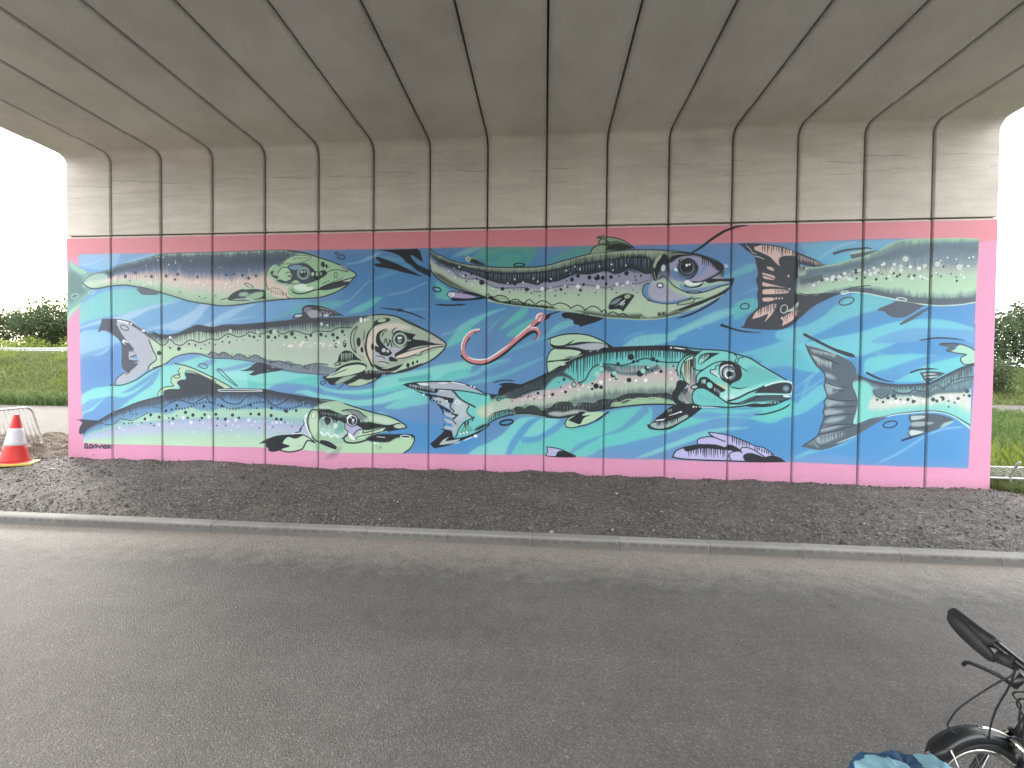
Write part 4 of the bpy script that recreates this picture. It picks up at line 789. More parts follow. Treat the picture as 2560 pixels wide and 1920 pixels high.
for s in ("1140,860 1160,835 1210,832 1240,855", "1250,850 1300,820 1360,830 1430,880", "1430,870 1470,845 1500,850", "1500,860 1560,790 1640,780 1720,790", "1750,850 1790,800 1860,790 1940,800", "1940,800 2000,760 2060,755"): L(K, 8, s)
L(K, 14, "860,698 960,712 1040,690 1130,640 1240,600 1440,510 1600,420 1740,350 1880,290 2060,245 2200,235 2450,225 2650,222 2800,230 2960,262"); L(K, 13, f6b); L(WH, 8, "1490,490 1560,455", taper=1); L((190, 205, 200), 7, "1140,908 1300,908 1460,932", a=.8)
F((80, 150, 150), "870,980! 900,930 960,900 1080,862 1140,880 1080,905 960,945 870,1000"); V(K, 9, 12, "885,920 960,880 1130,865", "885,985 960,945 1130,890", lo=.95); L(K, 8, "868,990 880,930 960,885 1080,860 1140,878")
# tail
F((110, 208, 204), "860,705! 880,740 870,1000 850,1040 740,1090 560,1140! 530,1060 520,960 520,820 560,760 600,680 700,660", soft=4)
F((170, 178, 192), "36,610! 160,585 400,575 540,580 700,620 860,700! 700,665 560,665 540,680 600,760 740,825! 690,830 680,880 730,940! 640,960 580,1050 530,1130! 520,1060 540,960 510,860 510,800 400,720 200,650", soft=3)
F((104, 206, 200), "560,680 640,660 800,700 900,715 880,850 840,960 860,1030 720,1090 570,1130 600,1040 660,960 740,920! 690,890 680,850 740,830 640,770", soft=4); F((190, 206, 210), "560,760 640,780 680,840 660,920 580,960 540,880", soft=30, a=.7)
F((206, 206, 166), "760,870 820,820 890,815 930,870 900,930 810,935", soft=40, a=.9)
F(K, "36,610! 80,590 200,600 330,640 380,660 360,690 220,670 100,640"); V((190, 200, 206), 9, 22, "90,605 350,640", "90,640 350,690", lo=.5, a=.9); E((216, 226, 230), "235,600,60,18,8 430,590,50,10,0"); V(WH, 8, 4, "400,660 450,660", "400,690 450,690")
F(K, "140,655! 240,690 400,720 540,745! 520,790 440,770 330,745 300,770! 360,790 460,840 520,880! 480,880 430,850 450,890 560,900 540,950 440,900 430,960 450,1030 400,1060! 470,1060 440,1130 340,1240! 300,1200! 380,1130 440,1060 430,950 420,870 370,800 290,760! 290,730 200,690")
F((176, 184, 196), "330,740 400,735 480,780 500,850 440,820 370,780"); F((176, 184, 196), "440,885 520,900 560,930 520,940 460,915"); F((176, 184, 196), "440,945 500,960 560,1000 480,990"); F((176, 184, 196), "450,1020 520,1030 550,1055 450,1050")
D(K, "340,765,9 372,772,9 402,780,9"); D(WH, "470,770,10 236,705,10 330,730,5 620,795,5"); O(WH, 8, "570,780,20,20"); O(WH, 6, "596,785,8,10")
F(K, "340,1245! 380,1180 440,1110 470,1060 520,1080 540,1140 640,1130 740,1090 860,1030 880,1000! 900,1010 760,1105 600,1170 480,1215"); F((176, 184, 190), "390,1210! 430,1160 490,1130 460,1170 600,1150 540,1190 440,1205")
F((90, 170, 160), "590,1110 620,1040 680,980 700,960 690,1010 730,1060 660,1100", soft=8); L(K, 10, "560,1130 590,1050 640,985 700,955 740,930 720,970"); V(K, 10, 4, "640,990 690,975", "640,1060 690,1030"); D(WH, "606,1098,9 638,1090,10 670,1082,10"); F((40, 50, 56), "740,1060 800,1020 860,1000 860,1020 780,1060", soft=10)
L(K, 12, "36,610 160,585 400,575 540,580 700,620 860,700"); L(K, 10, "360,650 540,660 700,680 800,700 870,715"); L(K, 14, "520,660 560,700 620,760 750,830"); L(K, 10, "520,780 500,830 540,870 520,900 580,910 530,950 550,990 560,1000"); L(K, 10, "690,820 670,880 730,940")
R(WH, "520,580,10 640,605,9 660,610,4"); R(WH, "640,1165,8 720,1130,10"); E(WH, "756,1120,20,16"); D(WH, "712,620,8 745,632,9"); R(WH, "545,1195,6 600,1178,8")
L(K, 10, "928,590 1000,568 1080,562 1150,572", taper=1); F(K, "985,605! 1040,590 1120,590 1180,600 1240,600! 1130,650 1040,690 980,700! 990,650 1020,620"); 
O(K, 18, "1065,984,66,24,-10"); E((60, 140, 204), "1065,984,54,14,-10")
# dorsal fin
F(GR, "1480,150! 1600,110 1740,98 1880,110 2010,160 2140,240! 2060,240 1960,280 1880,290 1740,345 1600,420 1475,490! 1470,420 1475,330 1500,270 1540,250! 1500,220")
F(K, "1500,195! 1560,215 1640,210 1700,180 1750,155! 1720,180 1700,200 1800,180 1900,180 2020,190 2140,240! 2060,235 2000,240 1960,280 1880,300 1800,310 1700,360 1600,430 1480,495! 1560,440 1660,380 1600,370 1480,385! 1480,370 1640,350 1740,330 1810,280 1700,255 1560,250")
F((176, 178, 190), "1640,225 1760,210 1900,190 2020,195 2080,230 1960,260 1860,260 1760,235", soft=6); F(GR, "1480,355! 1500,290 1560,255 1700,258 1800,280 1740,330 1600,358 1490,365"); F((120, 130, 130), "1650,345 1700,320 1760,325 1740,345", soft=6); F(GR, "1478,480! 1490,440 1560,400 1690,365 1600,410 1540,450")
F(K, "1820,300! 1860,265 1910,262 1960,290 2000,250 2060,232 2060,260 1900,300"); V((176, 178, 190), 8, 3, "1880,268 1920,268", "1880,290 1920,288"); D(WH, "1620,410,8 1636,405,8 1650,402,6")
L(K, 12, "1480,152 1600,112 1740,98 1880,112 2010,162 2140,242"); L(K, 10, "1480,495 1470,420 1476,330 1510,265 1540,245 1505,210 1500,160")
# pelvic fin
F(GR, "1650,990! 1680,940 1760,900 1840,880 2060,880! 2000,940 1900,990 1780,1020 1700,1035 1660,1020"); F(K, "1680,960! 1760,910 1800,875 1850,885 1820,915 1910,910! 1840,940 1800,1000 1740,985"); L(K, 10, "1650,990 1680,940 1760,905 1850,885"); L(K, 10, "1650,990 1660,1025 1720,1038 1800,1020 1920,985 2080,880"); L(K, 8, "1900,990 1980,960 2060,900 2090,880")
# pink border fin + purple fins
F((186, 180, 226), "1466,1228! 1580,1245 1680,1285 1750,1328! 1465,1318!"); F(K, "1555,1325! 1580,1275 1640,1270 1700,1295 1750,1328!"); L(K, 9, "1466,1228 1580,1245 1680,1285 1750,1328 1465,1318 1475,1270 1466,1228"); L(K, 7, "1475,1250 1540,1262", taper=1); L(K, 7, "1475,1290 1550,1290", taper=1)
# head (I)
T('I')
F((110, 208, 200), "960,300! 1010,270 1100,255 1250,265 1350,300 1480,335 1530,355 1640,430 1760,500 1860,560 1920,590 1935,640 1910,700 1920,730 1850,770 1700,820 1500,830 1300,840 1050,825 940,800 920,740 900,620 800,560 780,450 830,340", soft=4)
F((150, 222, 212), "1240,760 1200,700 1290,660 1500,640 1640,590 1500,680 1360,750", soft=14); F((92, 190, 184), "1330,600 1430,480 1520,420 1640,470 1780,540 1600,590 1450,640 1340,630", soft=26); V((90, 176, 184), 18, 14, "1480,420 1560,430 1800,540", "1480,560 1560,600 1800,580", a=.6)
F((200, 208, 160), "1130,590 1200,600 1290,630 1280,660 1200,650", soft=20)
F((196, 206, 164), "820,470 850,380 930,330 940,460 930,600 880,600 830,530", soft=10); F((176, 164, 170), "900,560 950,480 960,590 880,800 830,720 860,640", soft=12)
V(K, 10, 7, "835,380 960,340", "835,560 960,640", lo=.8); V(K, 10, 5, "820,660 880,640", "820,720 880,790")
L(K, 10, "780,520 770,440 810,360 880,310 960,300"); L(K, 10, "800,540 815,420 870,340 960,310"); L(K, 9, "815,480 840,560 890,610")
L((210, 236, 230), 7, "760,460 790,390", taper=1)
# dark top edge
F(K, "60,245 400,222 660,222 820,245 960,280 980,300 860,290 700,270 400,262 60,280", soft=6); R(WH, "740,236,8 800,245,12 850,250,6"); D(WH, "710,236,9"); F((96, 190, 186), "840,230 960,250 1060,255 960,270 900,255", soft=4)
L(K, 12, "660,220 820,228 960,250 1100,258 1250,268 1350,298 1480,335 1530,360 1640,430 1760,500 1860,560")
# brow loop
L(K, 10, "1010,270 940,330 920,400 950,455 1020,460 1090,420 1160,385 1240,372 1330,385"); F(K, "980,380 1000,320 1060,290 1200,290! 1120,330 1060,370 1000,405"); F((140, 206, 196), "985,390 1010,320 1070,300 1090,320 1040,370 1000,400"); V(K, 9, 5, "1000,310 1080,300", "1000,370 1080,350")
L(K, 8, "1340,300 1370,330 1350,370 1380,390"); L(K, 9, "1380,370 1390,340 1430,335"); L(K, 8, "1380,400 1420,440 1480,475", taper=1)
# eye
F(K, "1200,400 1260,372 1340,380 1400,430 1420,510 1390,560 1330,590 1310,620 1400,640 1490,622! 1400,650 1320,635 1290,600 1220,560 1190,480")
D((170, 186, 196), "1275,480,72"); O(K, 14, "1285,490,62,66"); D((96, 120, 128), "1295,505,56"); O(WH, 14, "1285,500,34,40"); D(K, "1300,500,26"); L(WH, 9, "1200,470 1215,430 1260,410 1330,415", taper=1); F((190, 214, 216), "1110,480 1130,455 1180,480 1170,500 1200,530 1150,515"); L(K, 8, "1170,525 1110,490 1105,460 1150,455 1160,420 1200,410"); R(WH, "1140,500,5 1190,525,10"); D(WH, "1330,470,8")
# mouth
F((44, 58, 72), "1540,690! 1600,650 1720,605 1820,585 1890,590 1925,620 1915,680 1880,695 1700,690"); D((120, 160, 166), "1860,645,26", soft=20); L((214, 236, 234), 14, "1560,660 1700,600 1820,575 1900,582 1935,630 1915,690"); L(K, 16, "1290,770 1380,740 1480,690 1560,660 1640,625"); L(K, 12, "1240,770 1290,790 1390,790 1500,745 1580,715"); L((220, 240, 240), 9, "1570,708 1750,708 1915,705"); E((200, 226, 226), "1290,730,60,24,-4", soft=10)
F((60, 90, 104), "1400,790! 1560,720 1740,715 1900,715 1860,760 1720,770 1560,780", soft=10); L(K, 10, "1300,800 1420,800 1520,760 1600,720 1900,715", a=.8); L(K, 13, "980,815 1140,825 1300,832 1480,815 1560,800 1640,820 1760,800 1900,740"); F(K, "1440,815 1540,795 1640,800 1720,775 1840,765 1760,810 1640,830 1500,828"); V((140, 200, 196), 10, 8, "1660,785 1800,775", "1660,815 1800,800"); E((210, 236, 236), "1868,722,40,12,6"); O((110, 170, 180), 5, "1868,722,40,12,6")
# cheek
F(K, "980,580 1000,540 1060,530 1120,570 1160,600 1240,650 1250,670 1200,690 1190,750 1120,690 1040,640 980,640 950,620"); V((150, 190, 190), 12, 4, "1010,560 1060,560", "1010,610 1060,620"); V((150, 160, 180), 12, 4, "1140,640 1200,670", "1140,690 1200,710"); E((130, 210, 206), "1096,612,28,36,-40"); O(K, 8, "1096,612,30,38,-40")
F((100, 200, 196), "925,710 960,650 1040,645 1140,700 1240,770 1260,810 1050,820 950,800", soft=4); V((90, 170, 176), 14, 9, "960,700 1240,790", "960,760 1240,815", a=.7); L(K, 11, "940,800 920,730 950,655 1040,642 1150,705 1270,790"); E((180, 196, 190), "945,630,32,17,-8"); O(K, 10, "945,630,36,20,-8"); L(K, 11, "960,600 970,510 1040,450")
F(K, "755,640 770,580 810,560 870,600 830,660 780,740 840,790 900,800 930,800! 800,810 740,780 720,700"); F((130, 140, 140), "860,700 890,670 920,740 900,790 870,760", soft=8)
# belly shadow + pectoral fin
F(K, "560,940! 640,880 720,820 860,800 960,800 1010,845 900,930 780,1000 680,1050 560,1055 480,1025 475,1010! 540,970"); F((150, 176, 172), "500,1010 540,985 640,975 760,950 860,905 880,930 760,1000 660,1040 560,1045", soft=4); V(K, 11, 12, "560,990 860,920", "560,1035 780,990", lo=.6); R(WH, "560,965,10 640,955,12 660,945,6"); R(WH, "690,915,6 760,895,10 810,875,10"); D(WH, "808,880,9 935,828,9 962,828,7"); V((140, 150, 160), 9, 4, "670,860 720,850", "670,900 720,890"); L(K, 10, "475,1010 500,1045 600,1058 700,1045 800,990 900,930 1010,845"); R((216, 230, 236), "985,830,6 1100,832,8 1180,836,4")
L(K, 13, "1535,908 1650,900 1780,865 1860,830 1905,795", taper=1)
# purple fin at the bottom
PU = (186, 178, 226)
F(PU, "725,1330! 760,1270 830,1235 960,1210 1100,1215 1250,1240 1300,1220! 1250,1180 1120,1140 1000,1150 975,1190 1000,1200! 980,1160 1040,1130 1130,1130 1090,1080! 1280,1110 1420,1160 1540,1215! 1640,1240 1740,1310! 1800,1330 1840,1370! 1500,1380 1270,1365 900,1355 740,1340")
F(PU, "975,1180 1000,1145 1100,1130 1250,1175 1340,1240 1100,1220"); F(K, "830,1240! 960,1205 1150,1205 1250,1230 1300,1205 1380,1240 1420,1285! 1300,1265 1150,1250 1000,1245 870,1275")
V(K, 11, 17, "880,1245 1260,1250", "880,1330 1260,1360", lo=.5); V(K, 10, 9, "1310,1130 1500,1190", "1310,1220 1500,1240", lo=.5); V(K, 10, 9, "1540,1225 1740,1300", "1540,1270 1740,1330", lo=.5)
F(PU, "1290,1320 1300,1290 1360,1275 1430,1290 1440,1340 1380,1365 1310,1355"); L(K, 9, "1310,1360 1290,1320 1310,1285 1360,1272"); F(K, "1430,1330 1450,1300 1510,1290 1580,1310 1640,1330 1720,1315 1800,1335 1845,1372! 1600,1378 1460,1370"); F(PU, "1410,1260 1430,1235 1500,1245 1590,1280 1640,1320 1560,1300 1500,1285 1430,1300"); L(K, 9, "1420,1290 1405,1255 1430,1232 1520,1250 1640,1325")
L(K, 11, "725,1330 760,1270 830,1238 900,1220"); L(K, 9, "975,1195 975,1165 1010,1140 1120,1128 1250,1175"); L(K, 9, "1140,1130 1100,1105 1088,1082 1280,1112 1420,1160 1540,1215 1640,1240 1740,1310"); L(K, 12, "725,1330 800,1345 900,1355 1270,1368 1600,1378 1845,1374")
# ============================================================ right fish (J)
T('J')
SL = (84, 100, 118)
f7t = "730,520 800,520 900,560 1000,585 1100,602 1250,608 1480,592 1560,560 1700,490 1830,430 1940,405"
f7b = "730,1010 800,990 920,950 1050,930 1170,905 1320,890 1480,878 1620,890 1740,930 1840,1000 1900,1045"
band(f7t, f7b, [(0, (76, 94, 108)), (.08, (80, 98, 112)), (.2, (120, 166, 166)), (.32, (110, 146, 156)), (.42, (170, 190, 180)), (.52, (206, 206, 190)), (.68, (202, 206, 188)), (.82, (130, 206, 196)), (1, (116, 200, 194))])
F((116, 208, 200), "720,580! 850,570 930,660 900,760 880,850 940,930 800,990 735,1010! 770,880 790,780 740,660", soft=20)
F((84, 110, 124), "920,660! 1000,640 1120,655 1250,690 1400,660 1520,660 1700,600 1930,520! 1930,600! 1850,680 1700,690 1560,700 1480,740 1350,720 1200,710 1100,700 1020,740 960,720", soft=14)
V((110, 160, 160), 10, 40, "1140,625 1480,620 1700,540 1930,430", "1140,680 1480,670 1700,620 1930,520", lo=.8); V((70, 86, 100), 9, 40, "1140,625 1480,620 1700,540 1930,430", "1140,680 1480,670 1700,620 1930,520", lo=.7); V((110, 160, 170), 14, 14, "1660,640 1930,560", "1660,680 1930,670", a=.6)
L((64, 80, 96), 20, "800,525 900,565 1000,590 1100,607 1250,613 1480,597 1560,565 1700,495 1830,435 1940,408"); L((64, 80, 96), 9, "1120,655 1180,690 1280,690 1340,660 1420,672 1500,650 1560,610 1640,640 1740,560 1940,520"); L((64, 80, 96), 9, "930,670 960,720 1020,742 1090,700")
D((62, 76, 90), "970,758,11 1078,738,16 1135,718,20 1158,748,12 1278,755,15 1335,775,18 1530,755,18 1568,770,14 1620,745,22 1870,672,18 1892,718,14 1838,714,9 1684,770,9 1744,786,9 1684,828,8 1205,756,8 1030,780,12 1780,745,14"); D((226, 232, 226), "1165,775,18 1110,788,12 1240,788,14 1350,745,12 1434,772,14 1352,794,9 1515,802,10 1600,755,14 1712,730,17 1668,800,9 1194,804,8 1782,775,12 1326,725,9")
L((74, 92, 106), 12, "930,945 1050,925 1170,898 1320,880 1480,868 1620,880 1740,920 1900,1010", a=.9); L((190, 222, 214), 9, f7b); L((150, 216, 210), 14, "735,1010 770,880 790,780 745,660 725,580")
F(SL, "255,205! 400,240 560,300 700,370 750,430 770,500 810,530! 740,570 730,620 760,700 785,780! 760,880 740,1000 900,945! 1080,925! 950,1000 800,1090 600,1200 480,1245 370,1260 220,1225! 300,1170 370,1120 400,1050 420,1000 440,930 430,870 460,800 470,720 440,620 450,580 440,490! 360,410 300,310")
V((168, 182, 184), 12, 18, "310,255 560,310", "310,300 560,345", lo=.5, a=.8); F((160, 176, 176), "310,305! 360,320 400,350 360,370", soft=6); V((160, 176, 178), 16, 9, "370,350 520,390", "370,410 520,460", lo=.7, a=.9)
for s in ("440,490! 500,500 560,550 460,530", "450,590! 520,605 620,640 560,680 470,700", "465,750! 560,770 660,800 560,800 470,830", "440,870! 490,850 560,860 640,870 560,900 450,910", "430,990! 500,940 600,930 660,925 560,980", "390,1080! 440,1030 560,1020 640,1010 500,1060", "350,1150! 400,1120 560,1090 640,1090 620,1120 400,1200"):
    F((150, 166, 172), s, soft=18)
for s in ("300,300 450,340 600,410", "450,580 560,620 700,640", "460,745 600,765 780,770", "470,830 620,830 770,820", "430,930 560,910 740,900", "400,1050 560,1010 740,1000", "370,1110 500,1080 760,1010"): L((58, 72, 90), 10, s, taper=1)
V((70, 84, 100), 9, 12, "400,1130 640,1080", "400,1200 640,1140", lo=.7); V((66, 80, 98), 10, 8, "520,650 640,660", "520,700 640,700"); F((110, 120, 130), "250,1200! 340,1160 350,1200 380,1220", soft=8); F((160, 172, 176), "330,1185! 350,1190 360,1225 390,1235", a=.8)
L((58, 72, 90), 10, "255,205 300,310 360,410 440,490 450,580 440,620 470,720 440,780 450,830 430,870 440,930 400,1050 370,1120 220,1225"); L((190, 216, 226), 8, "560,1195 680,1150 780,1110", taper=1); L((206, 222, 226), 6, "265,210 400,245 560,300", a=.7)
R(KL, "245,105,24 380,175,26 540,255,24 680,310,28 760,335,4"); R(KL, "870,490,22 960,535,20 1060,568,12 1140,582,4"); O(KL, 11, "1100,1004,70,32,-12")
F((74, 88, 104), "1395,485! 1500,475 1600,480 1650,495! 1560,540 1480,580 1440,560"); R((190, 206, 206), "1440,505,14 1500,500,14 1560,500,6"); R((190, 206, 206), "1450,535,10 1520,530,12 1580,520,5"); R(KL, "1305,485,14 1400,455,16 1500,448,12 1580,452,4"); R(KL, "1400,162,10 1560,140,14 1720,145,12 1850,165,4")
F((160, 206, 186), "1700,270! 1760,240 1800,200 1880,220 1945,260! 1945,400! 1850,400 1805,370 1810,330 1860,305! 1790,295"); F((84, 98, 116), "1585,205! 1620,185 1760,195 1800,205 1740,235 1760,245 1690,275 1650,265! 1680,235 1600,215"); L(KL, 9, "1600,200 1760,195 1880,225 1945,262"); L(KL, 9, "1660,265 1760,290 1860,305 1815,330 1805,365 1850,405 1945,395")
F((84, 98, 112), "1300,910! 1420,900 1560,900 1680,930 1745,960! 1600,1040 1460,1090 1300,1130! 1275,1100 1290,1050 1310,1020 1300,970 1290,940"); F((176, 190, 188), "1310,920! 1420,915 1470,930 1320,965", soft=6); F((150, 166, 170), "1320,985 1440,975 1540,990 1420,1020 1320,1020", soft=6); F((190, 200, 200), "1290,1080 1320,1060 1440,1080 1320,1120", soft=6); F((150, 190, 184), "1640,990! 1745,960! 1700,1000 1600,1040", soft=4)
R(KL, "1220,1165,16 1320,1130,20 1440,1095,10"); L((58, 72, 90), 9, "1300,910 1290,945 1310,965 1440,965"); L((58, 72, 90), 9, "1310,1020 1290,1045 1440,1035")
# re-assert the pink frame where fish stop at it
T('G'); F(PK, "1988,190! 2230,150! 2230,1000! 1945,1000! 1965,600")
T('J'); F(PK, "1955,0! 2250,0! 2250,1700! 1885,1445! 1905,1060 1935,600")
# ------------------------------------------------------------------ surface materials
def lin(c): c = np.asarray(c, float)/255; return np.where(c <= .04045, c/12.92, ((c+.055)/1.055)**2.4)
def srgb(c): return np.where(c <= .0031308, c*12.92, 1.055*np.maximum(c, 1e-9)**(1/2.4) - .055)
MURAL_GAIN = 0.90
lum = (CAN * np.array([.3, .59, .11], np.float32)).sum(2, keepdims=True); CAN = lum + .86 * (CAN - lum); CAN = 3 + CAN * (250/255); lum = (CAN * np.array([.3, .59, .11], np.float32)).sum(2, keepdims=True); CAN = CAN * (.76 + .24 * smoothstep(45, 125, lum))
mn = np.minimum(CAN[..., 0], CAN[..., 1]); CAN[..., 2] += .55 * np.maximum(mn - CAN[..., 2], 0); CAN[..., 0] *= .975
alb = np.clip(lin(np.clip(CAN, 0, 255)) * MURAL_GAIN, .008, .86)
img = bpy.data.images.new('mural_paint', TW, TH, alpha=False, float_buffer=False)
px = np.ones((TH, TW, 4), np.float32); px[..., :3] = srgb(alb)[::-1]
img.pixels.foreach_set(px.ravel()); img.update(); img.pack()
def mural_material():
    q = NM('mural_paint'); g = q.n('ShaderNodeNewGeometry'); sep = q.n('ShaderNodeSeparateXYZ', {0: g.outputs['Position']})
    u = q.math('DIVIDE', q.math('SUBTRACT', sep.outputs['X'], MX0), MX1 - MX0); v = q.math('DIVIDE', q.math('SUBTRACT', sep.outputs['Z'], MZ0), MZ1 - MZ0)
    cmb = q.n('ShaderNodeCombineXYZ', {'X': u, 'Y': v}); tx = q.n('ShaderNodeTexImage', {'Vector': cmb.outputs[0]}, image=img, extension='EXTEND', interpolation='Cubic')
    P = q.pos(); a = q.noise(P, 2.2, 6, .6); b = q.noise(P, 160, 3, .6)
    c = q.mix(1.0, tx.outputs['Color'], q.ramp(a, [(.3, .93), (.7, 1.0)]), 'MULTIPLY'); c = q.mix(1.0, c, q.ramp(b, [(.3, .95), (.7, 1.0)]), 'MULTIPLY')
    # splashed dirt just above the ground
    d = q.math('MULTIPLY', q.ramp(q.math('ADD', sep.outputs['Z'], q.math('MULTIPLY', q.noise(P, 9, 5, .65), .22)), [(.24, .55), (.42, 0.0)]), q.ramp(q.noise(P, 40, 3), [(.4, 0.15), (.7, 1.0)]))
    c = q.mix(d, c, (.16, .13, .11)); q.bump(b, .12, .002)
    return q.out(c, q.ramp(a, [(.2, .5), (.8, .7)]), .35)
M_mural = mural_material()
def concrete(name, lo, hi, lines=False):
    q = NM(name); O_ = q.obj(); P = q.pos((1, 1, 1)); rnd = q.n('ShaderNodeObjectInfo').outputs['Random']
    streak = q.noise(q.pos((.7, .7, 5.0)), 1.6, 5, .62); cloud = q.noise(P, 1.1, 4, .6); fine = q.noise(P, 55, 3, .65); pit = q.vor(P, 38)
    c = q.mix(q.ramp(streak, [(.3, 0.0), (.72, 1.0)]), lo, hi); c = q.mix(1.0, c, q.ramp(cloud, [(.25, .86), (.75, 1.04)]), 'MULTIPLY'); c = q.mix(1.0, c, q.ramp(fine, [(.25, .88), (.75, 1.05)]), 'MULTIPLY')
    c = q.mix(1.0, c, q.ramp(rnd, [(0, .93), (1, 1.04)]), 'MULTIPLY')
    hgt = q.math('ADD', fine, q.math('MULTIPLY', q.ramp(pit, [(0.0, 0.0), (.13, 1.0)]), .8))
    if lines:   # sloping day-joint lines left by the casting, one set per unit
        sp = q.n('ShaderNodeSeparateXYZ', {0: O_}); wob = q.math('MULTIPLY', q.noise(q.obj((1, 1, .1)), 2.5, 3), .09)
        for z0, sl, st in ((5.30, -.05, .75), (5.10, .035, .45)):
            zz = q.math('SUBTRACT', q.math('ADD', sp.outputs['Z'], q.math('ADD', wob, q.math('MULTIPLY', rnd, .10))), z0 + .07)
            ln = q.math('ABSOLUTE', q.math('SUBTRACT', zz, q.math('MULTIPLY', sp.outputs['X'], sl)))
            k = q.math('MULTIPLY', q.ramp(ln, [(0.0, 1.0), (.011, 0.0)]), q.ramp(q.noise(q.pos((1.3, 1, .2)), 2.0, 3), [(.38, 0.0), (.6, 1.0)]))
            c = q.mix(q.math('MULTIPLY', k, st), c, tuple(x*.35 for x in lo))
        edge = q.math('ABSOLUTE', sp.outputs['X']); c = q.mix(q.math('MULTIPLY', q.ramp(q.math('ADD', edge, q.math('MULTIPLY', q.noise(P, 7, 4), .10)), [(.47, 0.0), (.56, 1.0)]), .55), c, tuple(x*.5 for x in lo))
    q.bump(hgt, .25, .004)
    return q.out(c, .82, .35)
M_conc = concrete('cast_concrete', (.535, .496, .43), (.665, .622, .55), True)
M_core = concrete('core_concrete', (.20, .19, .17), (.28, .27, .25))
def kerb_mat():
    q = NM('kerb_concrete'); P = q.pos(); s = q.n('ShaderNodeSeparateXYZ', {0: P}); big = q.noise(P, 2.0, 4, .6); fine = q.noise(P, 70, 3, .65); rnd = q.n('ShaderNodeObjectInfo').outputs['Random']
    c = q.mix(fine, (.235, .226, .21), (.345, .333, .312)); c = q.mix(1.0, c, q.ramp(big, [(.3, .85), (.7, 1.08)]), 'MULTIPLY'); c = q.mix(1.0, c, q.ramp(rnd, [(0, .9), (1, 1.06)]), 'MULTIPLY')
    amp = q.ramp(q.noise(q.pos((3.1, .2, .2)), 1.0, 2, .5), [(.35, 0.0), (.5, 1.0)]); arc = q.math('ABSOLUTE', q.math('SINE', q.math('ADD', q.math('MULTIPLY', s.outputs['X'], math.pi/.116), q.math('MULTIPLY', big, 2.5))))
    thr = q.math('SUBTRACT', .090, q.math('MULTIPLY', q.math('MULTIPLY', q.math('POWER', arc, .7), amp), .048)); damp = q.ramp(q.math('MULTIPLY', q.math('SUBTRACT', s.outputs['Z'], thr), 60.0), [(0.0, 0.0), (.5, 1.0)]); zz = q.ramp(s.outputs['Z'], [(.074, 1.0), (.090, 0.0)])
    face_shade = q.ramp(s.outputs['Z'], [(.070, .47), (.096, 1.05)]); c = q.mix(1.0, c, face_shade, 'MULTIPLY')  # front face darkened and top lightened: shading put into the colour
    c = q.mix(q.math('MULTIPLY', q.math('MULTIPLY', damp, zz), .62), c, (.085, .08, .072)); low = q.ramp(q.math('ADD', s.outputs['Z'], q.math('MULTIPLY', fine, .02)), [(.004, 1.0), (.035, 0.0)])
    c = q.mix(q.math('MULTIPLY', low, .6), c, (.20, .175, .15)); q.bump(fine, .3, .003); return q.out(c, .85, .3)
M_kerb = kerb_mat()
def asphalt():
    q = NM('asphalt'); P = q.pos(); chip = q.vor(P, 125, out='Color'); chd = q.vor(P, 125); band = q.noise(q.pos((.12, 1.5, 1)), 1.0, 4, .6); big = q.noise(P, .55, 5, .6); mid = q.noise(P, 6, 5, .6); fine = q.noise(P, 150, 3, .6)
    v = q.n('ShaderNodeSeparateXYZ', {0: chip}).outputs['X']
    c = q.ramp(v, [(0.0, (.128, .122, .114)), (.5, (.165, .158, .148)), (.9, (.20, .191, .179)), (1.0, (.27, .258, .24))])
    c = q.mix(1.0, c, q.ramp(band, [(.35, .93), (.65, 1.06)]), 'MULTIPLY'); c = q.mix(1.0, c, q.ramp(big, [(.3, .82), (.7, 1.12)]), 'MULTIPLY'); c = q.mix(1.0, c, q.ramp(mid, [(.3, .9), (.7, 1.07)]), 'MULTIPLY')
    # dry dust washed up along the kerb, darker tyre track further out
    y = q.n('ShaderNodeSeparateXYZ', {0: P}).outputs['Y']; yw = q.math('ADD', y, q.math('MULTIPLY', q.math('SUBTRACT', mid, .5), .7))
    c = q.mix(q.ramp(yw, [(3.4, 0.0), (4.1, .42)]) if False else q.math('MULTIPLY', q.math('SMOOTH_MIN', q.math('MULTIPLY', q.math('MAXIMUM', q.math('SUBTRACT', yw, 3.50), 0.0), 1.9), 1.0, .15), .70), c, q.mix(v, (.24, .212, .185), (.48, .43, .38)))
    st = q.ramp(q.vor(q.pos((1, 1.6, 1)), 1.15), [(.02, 1.0), (.055, 0.0)]); c = q.mix(q.math('MULTIPLY', st, .45), c, (.05, .048, .045))
    st2 = q.ramp(q.vor(q.pos((1.7, 2.2, 1)), .83), [(.012, 1.0), (.03, 0.0)]); c = q.mix(q.math('MULTIPLY', st2, .5), c, (.34, .33, .31))
    h = q.math('ADD', q.math('MULTIPLY', q.math('SUBTRACT', 1.0, chd), .9), q.math('MULTIPLY', fine, .4)); q.bump(h, .85, .007)
    return q.out(c, q.ramp(v, [(0, .74), (1, .88)]), .3)
M_road = asphalt()
